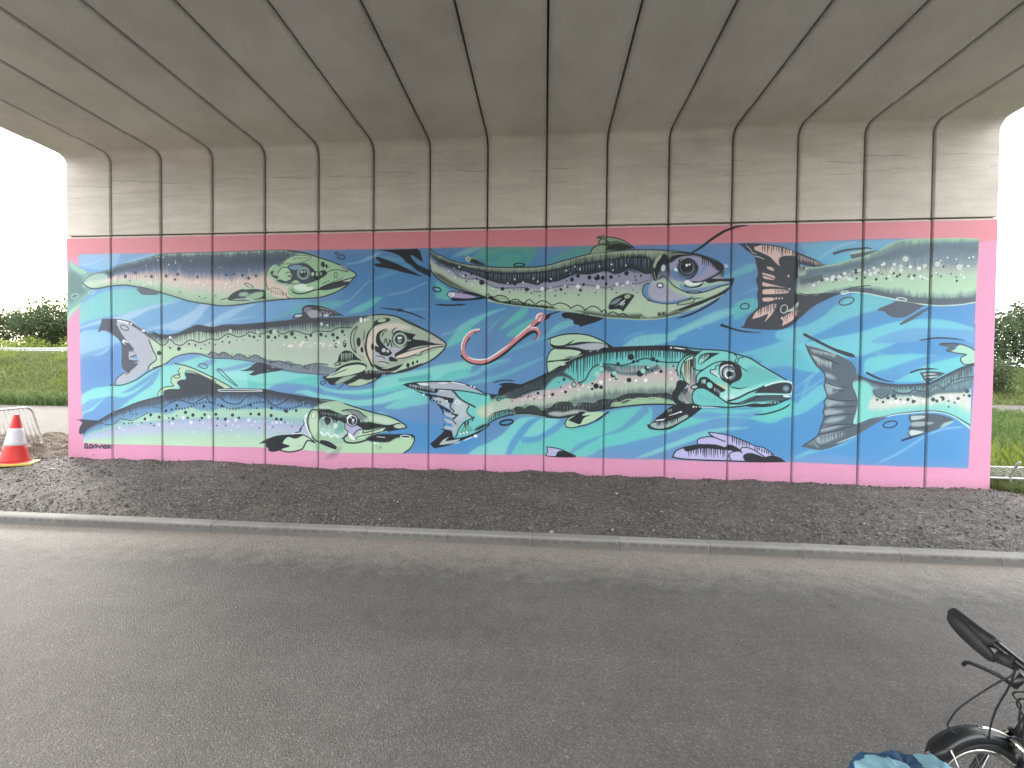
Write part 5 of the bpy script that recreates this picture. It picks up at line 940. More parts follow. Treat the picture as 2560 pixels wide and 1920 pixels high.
def soil_mat():
    q = NM('verge_dirt'); P = q.pos(); a = q.noise(P, 1.1, 6, .6); b = q.noise(P, 14, 6, .65); c1 = q.vor(P, 48, out='Color'); d = q.vor(P, 48)
    v = q.n('ShaderNodeSeparateXYZ', {0: c1}).outputs['X']
    c = q.ramp(v, [(0, (.074, .066, .059)), (.6, (.138, .123, .110)), (.93, (.20, .181, .164)), (1.0, (.34, .32, .29))]); c = q.mix(1.0, c, q.ramp(b, [(.3, .7), (.7, 1.2)]), 'MULTIPLY'); c = q.mix(1.0, c, q.ramp(a, [(.3, .82), (.7, 1.15)]), 'MULTIPLY')
    sx = q.n('ShaderNodeSeparateXYZ', {0: P}); brown = q.math('MULTIPLY', q.ramp(q.math('ADD', q.math('MULTIPLY', sx.outputs['X'], -.12), q.math('MULTIPLY', b, .2)), [(1.14 - .12, 0.0), (1.32 - .12, 1.0)]) if False else q.math('GREATER_THAN', q.math('ADD', q.math('ADD', q.math('MULTIPLY', sx.outputs['X'], -1.0), q.math('MULTIPLY', sx.outputs['Y'], .9)), q.math('MULTIPLY', b, 1.6)), 16.1), 1.0)
    dust = q.ramp(q.noise(q.pos((.8, 2.2, 1)), 1.3, 5, .65), [(.52, 0.0), (.68, .6)]); c = q.mix(dust, c, q.mix(b, (.13, .112, .096), (.22, .195, .17)))
    c = q.mix(brown, c, q.mix(b, (.050, .034, .024), (.125, .088, .062)))
    h = q.math('ADD', q.math('MULTIPLY', q.math('SUBTRACT', 1.0, d), .7), b); q.bump(h, .9, .02)
    return q.out(c, .88, .3)
M_soil = soil_mat()
def ground_mat():
    q = NM('open_ground'); P = q.pos(); s = q.n('ShaderNodeSeparateXYZ', {0: P}); a = q.noise(P, .35, 6, .6); b = q.noise(P, 3, 6, .65); f = q.noise(P, 25, 5, .65)
    grass = q.mix(b, (.050, .085, .020), (.13, .18, .05)); gravel = q.mix(f, (.070, .063, .057), (.135, .121, .108)); gravel = q.mix(1.0, gravel, q.ramp(b, [(.3, .75), (.7, 1.1)]), 'MULTIPLY')
    y = q.math('ADD', s.outputs['Y'], q.math('MULTIPLY', q.math('SUBTRACT', a, .5), 3.0)); left = q.math('LESS_THAN', s.outputs['X'], 0.0)
    tl = q.math('MULTIPLY', q.math('GREATER_THAN', y, 9.0), q.math('LESS_THAN', y, 19.4)); tr = q.math('MULTIPLY', q.math('GREATER_THAN', y, 21.0), q.math('LESS_THAN', y, 32.5))
    t = q.math('ADD', q.math('MULTIPLY', tl, left), q.math('MULTIPLY', tr, q.math('SUBTRACT', 1.0, left))); t = q.math('MAXIMUM', t, q.math('LESS_THAN', y, 0.0))
    c = q.mix(t, grass, gravel); q.bump(f, .6, .03)
    return q.out(c, .9, .2)
M_ground = ground_mat()
def leaf_mat(name, lo, hi, tr=.35):
    q = NM(name); rnd = q.noise(q.pos(), 1.7, 4, .6); f = q.noise(q.pos(), 11, 2); c = q.mix(q.math('MULTIPLY', q.math('ADD', rnd, f), .5), lo, hi)
    q.out(c, .6, .3); t = q.n('ShaderNodeBsdfTranslucent', {'Color': c}); ms = q.n('ShaderNodeMixShader', {'Fac': tr, 1: q.b.outputs[0], 2: t.outputs[0]}); q.put(q.o.inputs['Surface'], ms.outputs[0]); return q.m
M_leaf_dark = leaf_mat('dark_foliage', (.032, .052, .024), (.085, .115, .05)); M_leaf_mid = leaf_mat('mid_foliage', (.04, .075, .02), (.11, .16, .05)); M_leaf_yel = leaf_mat('yellow_green_foliage', (.09, .13, .02), (.24, .28, .05)); M_blade = leaf_mat('grass_blades', (.075, .095, .03), (.20, .225, .085))
M_bark = plain('bark', (.09, .07, .05), .9, .2, var=.4, scale=12)
M_galv = plain('galvanised_steel', (.36, .36, .35), .5, .5, .6, .2, 18)
M_black = plain('black_rubber', (.022, .022, .024), .55, .4, var=.25); M_blackp = plain('black_paint', (.015, .016, .018), .3, .5); M_alu = plain('polished_alloy', (.62, .61, .56), .22, .5, 1.0, .1); M_red = plain('cone_red_plastic', (.62, .035, .03), .45, .4, var=.14, scale=9); M_wband = plain('cone_white_sleeve', (.62, .60, .62), .4, .4, var=.1, scale=14); M_yel = plain('cone_yellow_base', (.62, .47, .10), .6, .3, var=.2, scale=8)
# ------------------------------------------------------------------ road, verge, kerb, open ground
BASEX = [JX0 - .915] + [JX0 + i for i in range(15)] + [JX0 + 14.948]
BASEZ = [.192, .182, .183, .202, .179, .128, .156, .178, .165, .190, .149, .139, .130, .134, .108, .099, .120]
def kerb_y(x): return 4.2387 + .0026*(x + 5.6)
m = MB(); m.quad((-160, -3.15, 0), (160, -3.15, 0), (160, kerb_y(160) + .05, 0), (-160, kerb_y(-160) + .05, 0)); tag(m.build('road', M_road), kind='structure')
def hnoise(x, y, s, seed=0):
    r = 0
    for k in range(5):
        a = seed*1.7 + k*2.399; fx = s*(1.0+.63*k); r = r + np.sin(x*fx*math.cos(a) + y*fx*math.sin(a) + k*1.3 + seed)*(1/(1+.45*k))
    return r/2.6
def verge_z(x, y):
    base = np.interp(x, BASEX, BASEZ); t = np.clip((y - 4.36)/(WALL_Y - 4.36), 0, 1.25); z = .092*(1-t) + base*t
    hump = .035*np.sin(np.clip(t, 0, 1)*math.pi)
    z = z + (.030*np.maximum(hnoise(x, y*.6, 3.7, 12), 0) + .016*np.maximum(hnoise(x, y, 9.0, 13), 0))*smoothstep(6.35, 6.78, y)
    return z + hump + .012*hnoise(x, y, 4.1, 1)*smoothstep(0, .12, t) + .010*hnoise(x, y, 11.7, 2)*smoothstep(0, .1, t) + .006*hnoise(x, y, 31, 3)*smoothstep(0, .06, t) + .11*smoothstep(-9.0, -9.9, x)*smoothstep(6.3, 7.3, y)*(1+.7*hnoise(x, y, 3.0, 5)+.4*hnoise(x, y, 9.0, 6))
def grid(name, xs, ys, zf, mat, smooth=True):
    X, Y = np.meshgrid(xs, ys); Z = zf(X, Y); nx, ny = len(xs), len(ys)
    vs = np.stack([X.ravel(), Y.ravel(), Z.ravel()], 1); i = np.arange(nx*(ny-1)).reshape(ny-1, nx)[:, :-1].ravel()
    fs = np.stack([i, i+1, i+nx+1, i+nx], 1)
    me = bpy.data.meshes.new(name); me.from_pydata(vs.tolist(), [], fs.tolist()); me.materials.append(mat); me.polygons.foreach_set('use_smooth', [smooth]*len(me.polygons)); me.update()
    o = bpy.data.objects.new(name, me); COL.objects.link(o); return tag(o, kind='structure')
grid('verge', np.arange(-15, 13.01, .055), np.concatenate([[4.352, 4.38], np.arange(4.42, 8.6, .055)]), verge_z, M_soil)
def ground_z(x, y):
    L_ = smoothstep(-10, -16, x)*smoothstep(19, 28, y)*3.05; R_ = smoothstep(6, 10, x)*smoothstep(33, 39, y)*2.7
    z = -.02 + L_ + R_ + .05*hnoise(x, y, .5, 7) + .10*smoothstep(4.4, 7.5, y)
    z = np.where((y > 8.3) | (x < -14.5) | (x > 12.5), z, -.08)
    return np.where(y < 4.4, -.06 - .04*(y < -2), np.where(y < 4.5, -.06, z))
def spaced(segs): return np.unique(np.concatenate([np.arange(a, b, s) for a, b, s in segs]).round(3))
grid('ground', spaced([(-400, -100, 25), (-100, -60, 4), (-60, 60, .9), (60, 100, 4), (100, 401, 25)]), spaced([(-300, -10, 20), (-10, 4, 2), (4, 5, .25), (5, 45, .7), (45, 60, 2), (60, 100, 5), (100, 501, 40)]), ground_z, M_ground)
# kerb: bull-nosed stones, one object each
kerb = bpy.data.objects.new('kerb', None); COL.objects.link(kerb); tag(kerb, kind='structure')
prof_k = [(0, -.06), (0, .055), (.004, .075), (.016, .092), (.034, .100), (.125, .103), (.125, -.06)]
def kerb_mesh(L_):
    q = MB(); n = len(prof_k); xs = (.0012, .004, L_-.004, L_-.0012)
    for i, x in enumerate(xs):
        ins = .0025 if i in (0, 3) else 0
        for (y, z) in prof_k: q.v.append((x, y + (ins if y < .03 else 0), z - (ins if z > .05 else 0)))
    for i in range(3):
        for k in range(n): q.f.append((i*n+k, i*n+(k+1) % n, (i+1)*n+(k+1) % n, (i+1)*n+k)); q.m.append(0)
    q.f.append(tuple(range(n))); q.f.append(tuple(3*n+k for k in reversed(range(n)))); q.m += [0, 0]
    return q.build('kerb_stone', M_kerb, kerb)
k0 = kerb_mesh(.915)
for f in k0.data.polygons: f.flip()
KX0 = -5.6053
first = True
for side in (1, -1):
    for i in range(-26, 32):
        x = KX0 + .915*i
        if side == -1 and not (-14 < i < 26): continue
        o = k0 if first else share('kerb_stone', k0.data, kerb); first = False
        rr = random.Random(i*7+side)
        if side == 1: o.location = (x, kerb_y(x) + rr.uniform(-.0015, .0015), rr.uniform(-.003, .002)); o.rotation_euler = (0, rr.uniform(-.0015, .0015), math.atan(.0026))
        else: o.location = (x + .915, -3.0, rr.uniform(-.003, .002)); o.rotation_euler = (0, 0, math.pi)
# loose gravel on the verge: real stones, far too many to count
def gravel():
    ico = bmesh.new(); bmesh.ops.create_icosphere(ico, subdivisions=1, radius=1.0); ico.verts.index_update()
    V0 = np.array([v.co[:] for v in ico.verts]); F0 = np.array([[v.index for v in f.verts] for f in ico.faces]); ico.free()
    rs = np.random.RandomState(5); N = 28000
    x = rs.uniform(-9.6, 8.6, N); y = 4.36 + (WALL_Y + .1 - 4.36)*rs.uniform(0, 1, N)
    near = rs.rand(N) < .22; y[near] = 4.37 + np.abs(rs.normal(0, .28, near.sum())); wallside = rs.rand(N) < .12; y[wallside] = WALL_Y - np.abs(rs.normal(0, .16, wallside.sum()))
    y = np.clip(y, 4.37, WALL_Y - .004); dens = hnoise(x, y, 1.9, 9); keep = dens + rs.normal(0, .5, N) > -.55; x, y = x[keep], y[keep]; N = len(x)
    xl = rs.uniform(-14.8, -9.0, 5200); yl = rs.uniform(5.2, 8.5, 5200); x = np.concatenate([x, xl]); y = np.concatenate([y, yl]); N = len(x)
    r = .0045*np.exp(rs.normal(.35, .55, N)); r = np.clip(r*.92, .0035, .026); z = verge_z(x, y)
    sc = r[:, None]*rs.uniform(.6, 1.3, (N, 3)); sc[:, 2] *= .75
    ang = rs.uniform(0, 6.28, N); c, s_ = np.cos(ang), np.sin(ang)
    P = V0[None]*sc[:, None, :]*(1 + rs.uniform(-.22, .22, (N, len(V0), 1)))
    Q = np.stack([P[..., 0]*c[:, None] - P[..., 1]*s_[:, None], P[..., 0]*s_[:, None] + P[..., 1]*c[:, None], P[..., 2]], 2) + np.stack([x, y, z + r*.25], 1)[:, None, :]
    vs = Q.reshape(-1, 3); fs = (F0[None] + (np.arange(N)*len(V0))[:, None, None]).reshape(-1, 3)
    me = bpy.data.meshes.new('gravel'); me.vertices.add(len(vs)); me.vertices.foreach_set('co', vs.ravel()); me.loops.add(fs.size); me.loops.foreach_set('vertex_index', fs.ravel().astype(np.int32)); me.polygons.add(len(fs)); me.polygons.foreach_set('loop_start', np.arange(0, fs.size, 3, dtype=np.int32)); me.polygons.foreach_set('loop_total', np.full(len(fs), 3, np.int32)); me.update(); me.validate()
    at = me.attributes.new('tone', 'FLOAT', 'POINT'); tone = np.where(rs.rand(N) < .02, rs.uniform(.75, 1, N), np.clip(rs.beta(2, 4, N)*.62 + .22*np.exp(-(y - 4.36)/.3)*(x > -9), 0, 1)); at.data.foreach_set('value', np.repeat(tone, len(V0)).astype(np.float32))
    q = NM('gravel_stone'); a = q.n('ShaderNodeAttribute', attribute_name='tone').outputs['Fac']; b = q.noise(q.pos(), 90, 3); col = q.ramp(a, [(0, (.060, .054, .049)), (.4, (.155, .142, .13)), (.7, (.24, .22, .20)), (1, (.52, .50, .46))]); q.out(q.mix(1.0, col, q.ramp(b, [(.3, .8), (.7, 1.1)]), 'MULTIPLY'), .8, .35); me.materials.append(q.m)
    o = bpy.data.objects.new('gravel', me); COL.objects.link(o); tag(o, 'loose dark gravel over the verge between the kerb and the mural', 'gravel', kind='stuff')
gravel()
# ------------------------------------------------------------------ mural wall: precast panels with painted fronts
PX = BASEX
wall = thing('mural_wall', 'concrete abutment wall painted with a long fish mural in a pink frame', 'wall', (0, WALL_Y, 0))
GAP, CH, ZT = .011, .015, 4.327
TXT = ['pink painted wall end with a pale green fish tail', 'tail fins of two fish and pink frame', 'middle of the left fish bodies', 'fish bodies and a dark dorsal fin', 'fish bodies and the black fin of the lowest fish', 'green head of the top left fish', 'pale snout above the open fish mouth', 'dark fork of a fish tail by the fish snout', 'pink fish hook curve and the tail of the lower fish', 'pink fish hook shank and speckled green fish', 'green dorsal fins above and below', 'dark eyed fish head and teal striped back', 'fish snout with a fishing line across the pink frame', 'peach coloured tail fin and teal fish mouth', 'grey ribbed tail fin of the lowest right fish', 'speckled fish bodies cut off by the pink frame']
for i in range(16):
    x0, x1 = PX[i] + (GAP if i else 0), PX[i+1] - (GAP if i < 15 else 0); xc = (x0+x1)/2
    for part in (0, 1):
        e = .0 if part == 0 else -.0018
        a0, a1 = x0 - xc, x1 - xc; zb, zt = (-.35, ZT) if part == 0 else (-.05, ZT - .03)
        q = MB(); st = ((a0, .0 + CH), (a0 + CH, 0), (a1 - CH, 0), (a1, CH))
        pts = [(x, y + e) for x, y in st] if part == 0 else [(a0 - .0012, CH*1.0), (a0 + CH - .001, e), (a1 - CH + .001, e), (a1 + .0012, CH*1.0)]
        if part == 0:
            for k in range(3): q.quad((pts[k][0], pts[k][1], zb), (pts[k+1][0], pts[k+1][1], zb), (pts[k+1][0], pts[k+1][1], zt - CH), (pts[k][0], pts[k][1], zt - CH))
            for k in range(3): q.quad((pts[k][0], pts[k][1], zt - CH), (pts[k+1][0], pts[k+1][1], zt - CH), (pts[k+1][0], pts[k+1][1] + CH, zt), (pts[k][0], pts[k][1] + CH, zt))
            q.quad((a1, CH, zb), (a1, .30, zb), (a1, .30, zt - CH), (a1, CH, zt - CH)); q.quad((a0, .30, zb), (a0, CH, zb), (a0, CH, zt - CH), (a0, .30, zt - CH)); q.quad((a0, CH, zt), (a1, CH, zt), (a1, .30, zt), (a0, .30, zt)); q.quad((a0, .30, zb), (a0, .30, zt), (a1, .30, zt), (a1, .30, zb))
            pan = q.build('wall_panel', M_conc, wall, loc=(xc, 0, 0)); pan['label'] = 'wall panel showing ' + TXT[i]
        else:
            for k in range(3): q.quad((pts[k][0], pts[k][1], zb), (pts[k+1][0], pts[k+1][1], zb), (pts[k+1][0], pts[k+1][1], zt), (pts[k][0], pts[k][1], zt))
            q.build('mural_paint', M_mural, pan)
    if i < 15:
        q = MB(); q.box(-GAP-.001, GAP+.001, .034, .05, -.05, ZT - .03); q.build('joint_seal', M_mural, wall, loc=(PX[i+1], 0, 0))
q = MB(); q.box(PX[0] + .02, PX[-1] - .02, .32, 3.2, -.4, 5.6); q.build('wall_core', M_core, wall)
# ------------------------------------------------------------------ bridge: precast portal units side by side
REAR = -7.4  # open rear side is made up, lets sky light reach the wall
bridge = thing('bridge', 'concrete portal bridge of ribbed precast units spanning the road', 'bridge', (0, 0, 0))
ZS, ZB = 5.80, 4.352
pin = [(WALL_Y, ZB), (WALL_Y, 5.0), (WALL_Y, 5.68), (WALL_Y - .010, 5.715), (WALL_Y - .030, 5.75), (WALL_Y - .060, 5.782), (WALL_Y - .095, 5.802), (WALL_Y - .13, 5.81), (WALL_Y - .55, 5.814), (WALL_Y - .56, ZS), (3, ZS), (0, ZS), (-3, ZS), (REAR - .6, ZS)]
pout = [(WALL_Y + .32, ZB), (WALL_Y + .32, 5.0), (WALL_Y + .32, 5.6)] + [(WALL_Y + .32, 6.15)]*4 + [(WALL_Y - .2, 6.15)]*3 + [(3, 6.15), (0, 6.15), (-3, 6.15), (REAR - .6, 6.15)]
def inward(i):
    a = np.array(pin[max(i-1, 0)]); b = np.array(pin[min(i+1, len(pin)-1)]); t = (b-a)/np.linalg.norm(b-a); n = np.array([t[1], -t[0]]); return n if True else -n
G2, C2 = .012, .020
for i in range(16):
    x0, x1 = PX[i] + (G2 if i else 0), PX[i+1] - (G2 if i < 15 else 0); xc = (x0+x1)/2; a0, a1 = x0 - xc, x1 - xc; q = MB(); n = len(pin)
    for (x, ins) in ((a0, C2), (a0 + C2, 0), (a1 - C2, 0), (a1, C2)):
        for k in range(n):
            nv = inward(k); q.v.append((x, pin[k][0] + nv[0]*ins, pin[k][1] + nv[1]*ins))
    for c in range(3):
        for k in range(n-1): q.f.append((c*n+k, (c+1)*n+k, (c+1)*n+k+1, c*n+k+1)); q.m.append(0)
    b = len(q.v)
    for x in (a0, a1):
        for k in range(n): q.v.append((x, pout[k][0], pout[k][1]))
    for k in range(n-1):
        q.f.append((k, k+1, b+k+1, b+k)); q.f.append((3*n+k+1, 3*n+k, b+n+k, b+n+k+1)); q.m += [0, 0]
    q.f.append((0, b, b+n, 3*n, 2*n, n)); q.m.append(0)
    pu = q.build('portal_unit', M_conc, bridge, loc=(xc, 0, 0))
q = MB(); q.box(PX[0] + .05, PX[-1] - .05, REAR - .55, REAR + .55, 5.10, 5.795, .03); q.build('added_crosshead', M_conc, bridge)  # unseen beam, invented along with the open rear
for k in range(4):
    q = MB(); q.lathe([(.40, -.2), (.40, 5.11)], 28, Matrix.Translation((PX[0] + 1.8 + 4.1*k, REAR, 0))); q.build('added_column', M_conc, bridge, True)  # unseen columns added in place of a rear wall, to let light in
q = MB(); q.box(PX[0] + .03, PX[-1] - .03, REAR - .6, WALL_Y + 3.2, 6.16, 6.95); q.build('deck_slab', M_core, bridge)
for x in (PX[0] - .15, PX[-1] + .15 - .5):
    q = MB(); q.box(x, x + .5, REAR - .8, WALL_Y + 3.4, 6.05, 7.3, .03); q.build('parapet_beam', M_core, bridge)
# ------------------------------------------------------------------ traffic cone
def vz(x, y): return float(verge_z(np.array([x]), np.array([y]))[0])
def cone():
    cx, cy = -9.24, 6.27; z = vz(cx, cy)
    t = thing('traffic_cone', 'red traffic cone with white band on a yellow base beside the mural wall', 'traffic cone', (cx, cy, z), math.radians(38)); t.rotation_euler = (math.radians(-2.5), math.radians(1.5), math.radians(40))
    q = MB(); q.box(-.265, .265, -.265, .265, .0, .038, .012); q.build('base', M_yel, t)
    def ring(name, z0, z1, mat, extra=0.0, top=False):
        f = lambda zz: .195 + (.034 - .195)*(zz/.87)
        q = MB(); n = 6; pr_ = [(f(z0 + (z1-z0)*k/n) + extra, z0 + (z1-z0)*k/n) for k in range(n+1)]
        if top: pr_ += [(.030, z1 + .006), (.020, z1 + .008), (.018, z1 - .03)]
        q.lathe(pr_, 32, caps=not top); return q.build(name, mat, t, True)
    ring('lower_cone', .036, .335, M_red); ring('white_sleeve', .335, .635, M_wband, .003); ring('cone_tip', .635, .872, M_red, 0, True)
    q = MB(); q.lathe([(.235, .036), (.215, .046), (.197, .058)], 32, caps=False); q.build('base_collar', M_red, t, True)
cone()
# ------------------------------------------------------------------ steel pedestrian barriers
def barrier(name, label, Mw, bars=20, L_=2.25, Hh=.80, feet=True):
    t = thing(name, label, 'barrier', group='steel crowd barriers'); t.matrix_world = Mw
    r = .12; pts = []
    for cx, cz, a0 in ((L_ - r, r, -90), (L_ - r, Hh - r, 0), (r, Hh - r, 90), (r, r, 180)):
        for k in range(6): a = math.radians(a0 + 18*k); pts.append((cx + r*math.cos(a), 0, cz + r*math.sin(a)))
    q = MB(); q.tube(pts, .019, 8, closed=True); q.build('tube_frame', M_galv, t, True)
    q = MB(); q.tube([(0, 0, .02), (0, 0, Hh - .02)], .006, 6); me = None
    for k in range(bars):
        x = L_*(k+1)/(bars+1)
        if me is None: o = q.build('bar', M_galv, t, True); me = o.data; o.location = (x, 0, 0)
        else: share('bar', me, t, (x, 0, 0))
    if feet:
        for x in (.32, L_ - .32):
            q = MB(); q.tube([(x, -.30, -.14), (x, -.24, -.10), (x, 0, .0), (x, .24, -.10), (x, .30, -.14)], .016, 8); q.tube([(x, 0, 0), (x, 0, .06)], .016, 8); q.build('foot', M_galv, t, True)
P0 = Vector((-10.09, 7.30, .33)); ux = Vector((.40, -.90, .0)).normalized(); lz = Vector((-.160, -.061, .730)).normalized(); ny = lz.cross(ux).normalized(); lz = ux.cross(ny)
barrier('crowd_barrier', 'leaning galvanised crowd barrier behind the traffic cone', Matrix(((ux.x, ny.x, lz.x, P0.x), (ux.y, ny.y, lz.y, P0.y), (ux.z, ny.z, lz.z, P0.z), (0, 0, 0, 1))))
P0 = Vector((7.02, 6.99, .27)); ux = Vector((.985, -.12, .02)).normalized(); lz = Vector((.10, .98, .05)).normalized(); ny = lz.cross(ux).normalized(); lz = ux.cross(ny)
barrier('crowd_barrier', 'galvanised crowd barrier lying flat in the weeds past the right end of the mural', Matrix(((ux.x, ny.x, lz.x, P0.x), (ux.y, ny.y, lz.y, P0.y), (ux.z, ny.z, lz.z, P0.z), (0, 0, 0, 1))), Hh=.72)
# ------------------------------------------------------------------ guard rail on the far bank
def guard_rail():
    t = thing('guard_rail', 'long grey steel guard rail along the top of the left grass bank', 'guard rail', (0, 30.2, 0))
    prof = [(0, .0), (.04, .04), (.04, .09), (0, .14), (0, .17), (.04, .22), (.04, .27), (0, .31)]
    q = MB()
    for (a, b) in zip(prof[:-1], prof[1:]): q.quad((0, -a[0], a[1]), (3.2, -a[0], a[1]), (3.2, -b[0], b[1]), (0, -b[0], b[1]))
    q2 = MB(); q2.box(-.03, .03, .02, .10, -.75, .28)
    b0 = p0 = None
    for i in range(14):
        x = -66 + 3.2*i; z = float(ground_z(np.array([x]), np.array([30.2]))[0]) + .42
        if b0 is None: b0 = q.build('beam', M_galv, t, loc=(x, 0, z)); p0 = q2.build('post', M_galv, t, loc=(x, 0, z))
        else: share('beam', b0.data, t, (x, 0, z)); share('post', p0.data, t, (x, 0, z))
guard_rail()
# ------------------------------------------------------------------ vegetation
def leaf_cloud(name, centers, n, size, mat, parent, rs, flat=.8):
    """n leaf-sized quads spread through overlapping clumps"""
    C_ = np.array([c[:3] for c in centers]); Rr = np.array([c[3] for c in centers]); pk = rs.choice(len(C_), n, p=Rr**2/np.sum(Rr**2))
    d = rs.normal(size=(n, 3)); d /= np.linalg.norm(d, axis=1)[:, None]; rad = Rr[pk]*rs.uniform(.15, 1.0, n)**.45*(1 + rs.normal(0, .10, n)); P = C_[pk] + d*rad[:, None]*np.array([1, 1, flat])
    a = rs.normal(size=(n, 3)); a /= np.linalg.norm(a, axis=1)[:, None]; b = np.cross(a, rs.normal(size=(n, 3))); b /= np.linalg.norm(b, axis=1)[:, None]; s = size*rs.uniform(.6, 1.3, n)[:, None]
    V_ = np.stack([P - a*s*.6, P + b*s*.35, P + a*s*.6, P - b*s*.35], 1).reshape(-1, 3); F_ = np.arange(4*n).reshape(n, 4)
    me = bpy.data.meshes.new(name); me.from_pydata(V_.tolist(), [], F_.tolist()); me.materials.append(mat); me.update(); o = bpy.data.objects.new(name, me); COL.objects.link(o); o.parent = parent; return o
def tree(label, x, y, h, wd, mat, seed, name='broadleaf_tree', group=None, n=5200, size=.24, low=.12):
    rs = np.random.RandomState(seed); z = float(ground_z(np.array([x]), np.array([y]))[0]); t = thing(name, label, 'tree' if 'tree' in name else 'shrub', (x, y, z), group=group)
    q = MB(); tr = .022*h + .05; p = [(0, 0, -.1)]; 
    for k in range(1, 7): p.append((rs.normal(0, .03*h*k/6), rs.normal(0, .03*h*k/6), h*.72*k/6))
    q.tube(p, [tr*(1-.13*k) for k in range(7)], 9)
    cs = []
    for k in range(13):
        a = rs.uniform(0, 6.28); zz = h*rs.uniform(low + .1, .86); rr = wd*.5*rs.uniform(.25, .85)*(1 - .45*abs(zz/h - .45)); e = (rr*math.cos(a), rr*math.sin(a), zz); j = min(5, int(zz/h*6)); b = p[max(0, j-1)]
        q.tube([b, ((b[0]+e[0])*.5, (b[1]+e[1])*.5, (b[2]+e[2])*.5 + .04*h), e], [tr*.42, tr*.28, tr*.10], 6); cs.append((*e, wd*rs.uniform(.15, .27)))
    cs += [(0, 0, h*.80, wd*.24), (wd*.08, 0, h*.62, wd*.28), (-wd*.1, .1, h*.45, wd*.28)]
    q.build('trunk', M_bark, t, True); leaf_cloud('crown', cs, n, size, mat, t, rs)
g = 'trees beyond the left bank'
tree('broad dark tree at the left edge above the guard rail', -67, 44, 7.0, 8.5, M_leaf_dark, 1, group=g, n=7500); tree('tallest dark tree beside the left end of the mural, above the guard rail', -58, 43.5, 8.0, 9.0, M_leaf_dark, 2, group=g, n=9000); tree('dark tree hidden mostly behind the left end of the mural', -50, 45, 7.4, 7.5, M_leaf_mid, 3, group=g); tree('small tree between the two dark trees on the left bank', -62.5, 47, 6.0, 5.5, M_leaf_mid, 4, group=g)
for i, (x, y, h, wd) in enumerate([(-46.5, 33, 1.7, 3.4), (-42.5, 33.4, 1.9, 3.4), (-50.5, 33.2, 1.5, 3.2)]): tree(['pale green bush behind the guard rail at the left edge', 'pale green bush behind the guard rail next to the mural', 'low pale bush behind the guard rail, farthest left'][i], x, y, h, wd, M_leaf_yel, 20+i, 'roadside_shrub', 'bushes behind the guard rail', 1800, .13, .02)
g = 'trees beyond the right track'
tree('dense dark tree at the right edge behind the pale track', 45, 41, 6.6, 8.0, M_leaf_dark, 5, group=g, n=6500, low=.02); tree('dark tree beside the right end of the mural', 38.5, 41.5, 6.4, 8.0, M_leaf_dark, 6, group=g, n=6500, low=.02); tree('dark tree beyond the right edge of the picture', 51, 42, 6.4, 8.5, M_leaf_mid, 7, group=g, low=.02); tree('hazy low tree filling the gap between the right trees', 41.5, 44, 5.6, 9.0, M_leaf_mid, 9, group=g, n=8000, low=.0); tree('round dark shrub on the slope below the right trees', 35.6, 35.2, 2.6, 4.0, M_leaf_dark, 8, 'roadside_shrub', n=3200, size=.16, low=.02)
def blades(name, label, n, region, hmin, hmax, mat, seed, wid=.03):
    rs = np.random.RandomState(seed); x, y = region(rs, n); z = np.where((y < 8.55) & (x > -15) & (x < 13), verge_z(x, y), ground_z(x, y)); h = rs.uniform(hmin, hmax, len(x))*(.6 + .5*(hnoise(x, y, 1.3, seed) + 1)); a = rs.uniform(0, 6.28, len(x)); w_ = wid*rs.uniform(.6, 1.5, len(x)); lx, ly = rs.normal(0, .35, len(x))*h, rs.normal(0, .35, len(x))*h
    B = np.stack([x, y, z - .02], 1); sx = np.stack([np.cos(a)*w_, np.sin(a)*w_, 0*x], 1); mid = B + np.stack([lx*.35, ly*.35, h*.6], 1); tip = B + np.stack([lx, ly, h], 1)
    V_ = np.stack([B - sx, B + sx, mid + sx*.7, tip, mid - sx*.7], 1).reshape(-1, 3); F_ = np.arange(5*len(x)).reshape(-1, 5)
    me = bpy.data.meshes.new(name); me.from_pydata(V_.tolist(), [], F_.tolist()); me.materials.append(mat); me.update(); o = bpy.data.objects.new(name, me); COL.objects.link(o); tag(o, label, 'grass', kind='stuff')
blades('bank_grass', 'long rough grass covering the left bank below the guard rail', 60000, lambda rs, n: (rs.uniform(-62, -17, n), 18.8 + 13*rs.uniform(0, 1, n)**1.2), .14, .36, M_blade, 31, .026)
blades('slope_grass', 'rough grass on the slope below the right trees', 26000, lambda rs, n: (rs.uniform(24, 56, n), rs.uniform(32.5, 41, n)), .15, .4, M_blade, 32, .026)
def weeds_region(rs, n):
    x = rs.uniform(7.1, 30, n); y = rs.uniform(7.05, 21.5, n); k = (x > 6.95 + .08*(y - 6.9)) & ~((x < 9.4) & (y < 7.75) & (rs.rand(n) < .6)); return x[k], y[k]
blades('weeds', 'yellow green weeds growing past the right end of the mural', 70000, weeds_region, .06, .30, M_leaf_yel, 33, .008)
def weeds2(rs, n):
    x = 7.02 + np.abs(rs.normal(0, .8, n)); y = 6.75 + rs.uniform(-.15, .5, n) - .18*(x - 7); return x, y
blades('edge_weeds', 'low green weeds at the foot of the right end of the mural', 5000, weeds2, .03, .12, M_blade, 34, .004)
blades('far_weeds', 'taller green weeds along the near side of the right track', 26000, lambda rs, n: (rs.uniform(10, 34, n), rs.uniform(10, 21.5, n)), .18, .55, M_leaf_mid, 35, .014)
def bankbase(rs, n): return rs.uniform(-40, -15, n), 18.6 + np.abs(rs.normal(0, .6, n))
blades('bank_foot_weeds', 'tall weeds at the foot of the left bank by the gravel', 5000, bankbase, .2, .6, M_leaf_mid, 36, .02)
def patch(rs, n):
    x = rs.uniform(-62, -17, n); y = rs.uniform(19, 31, n); k = hnoise(x, y*1.7, .8, 41) > .18; return x[k], y[k]
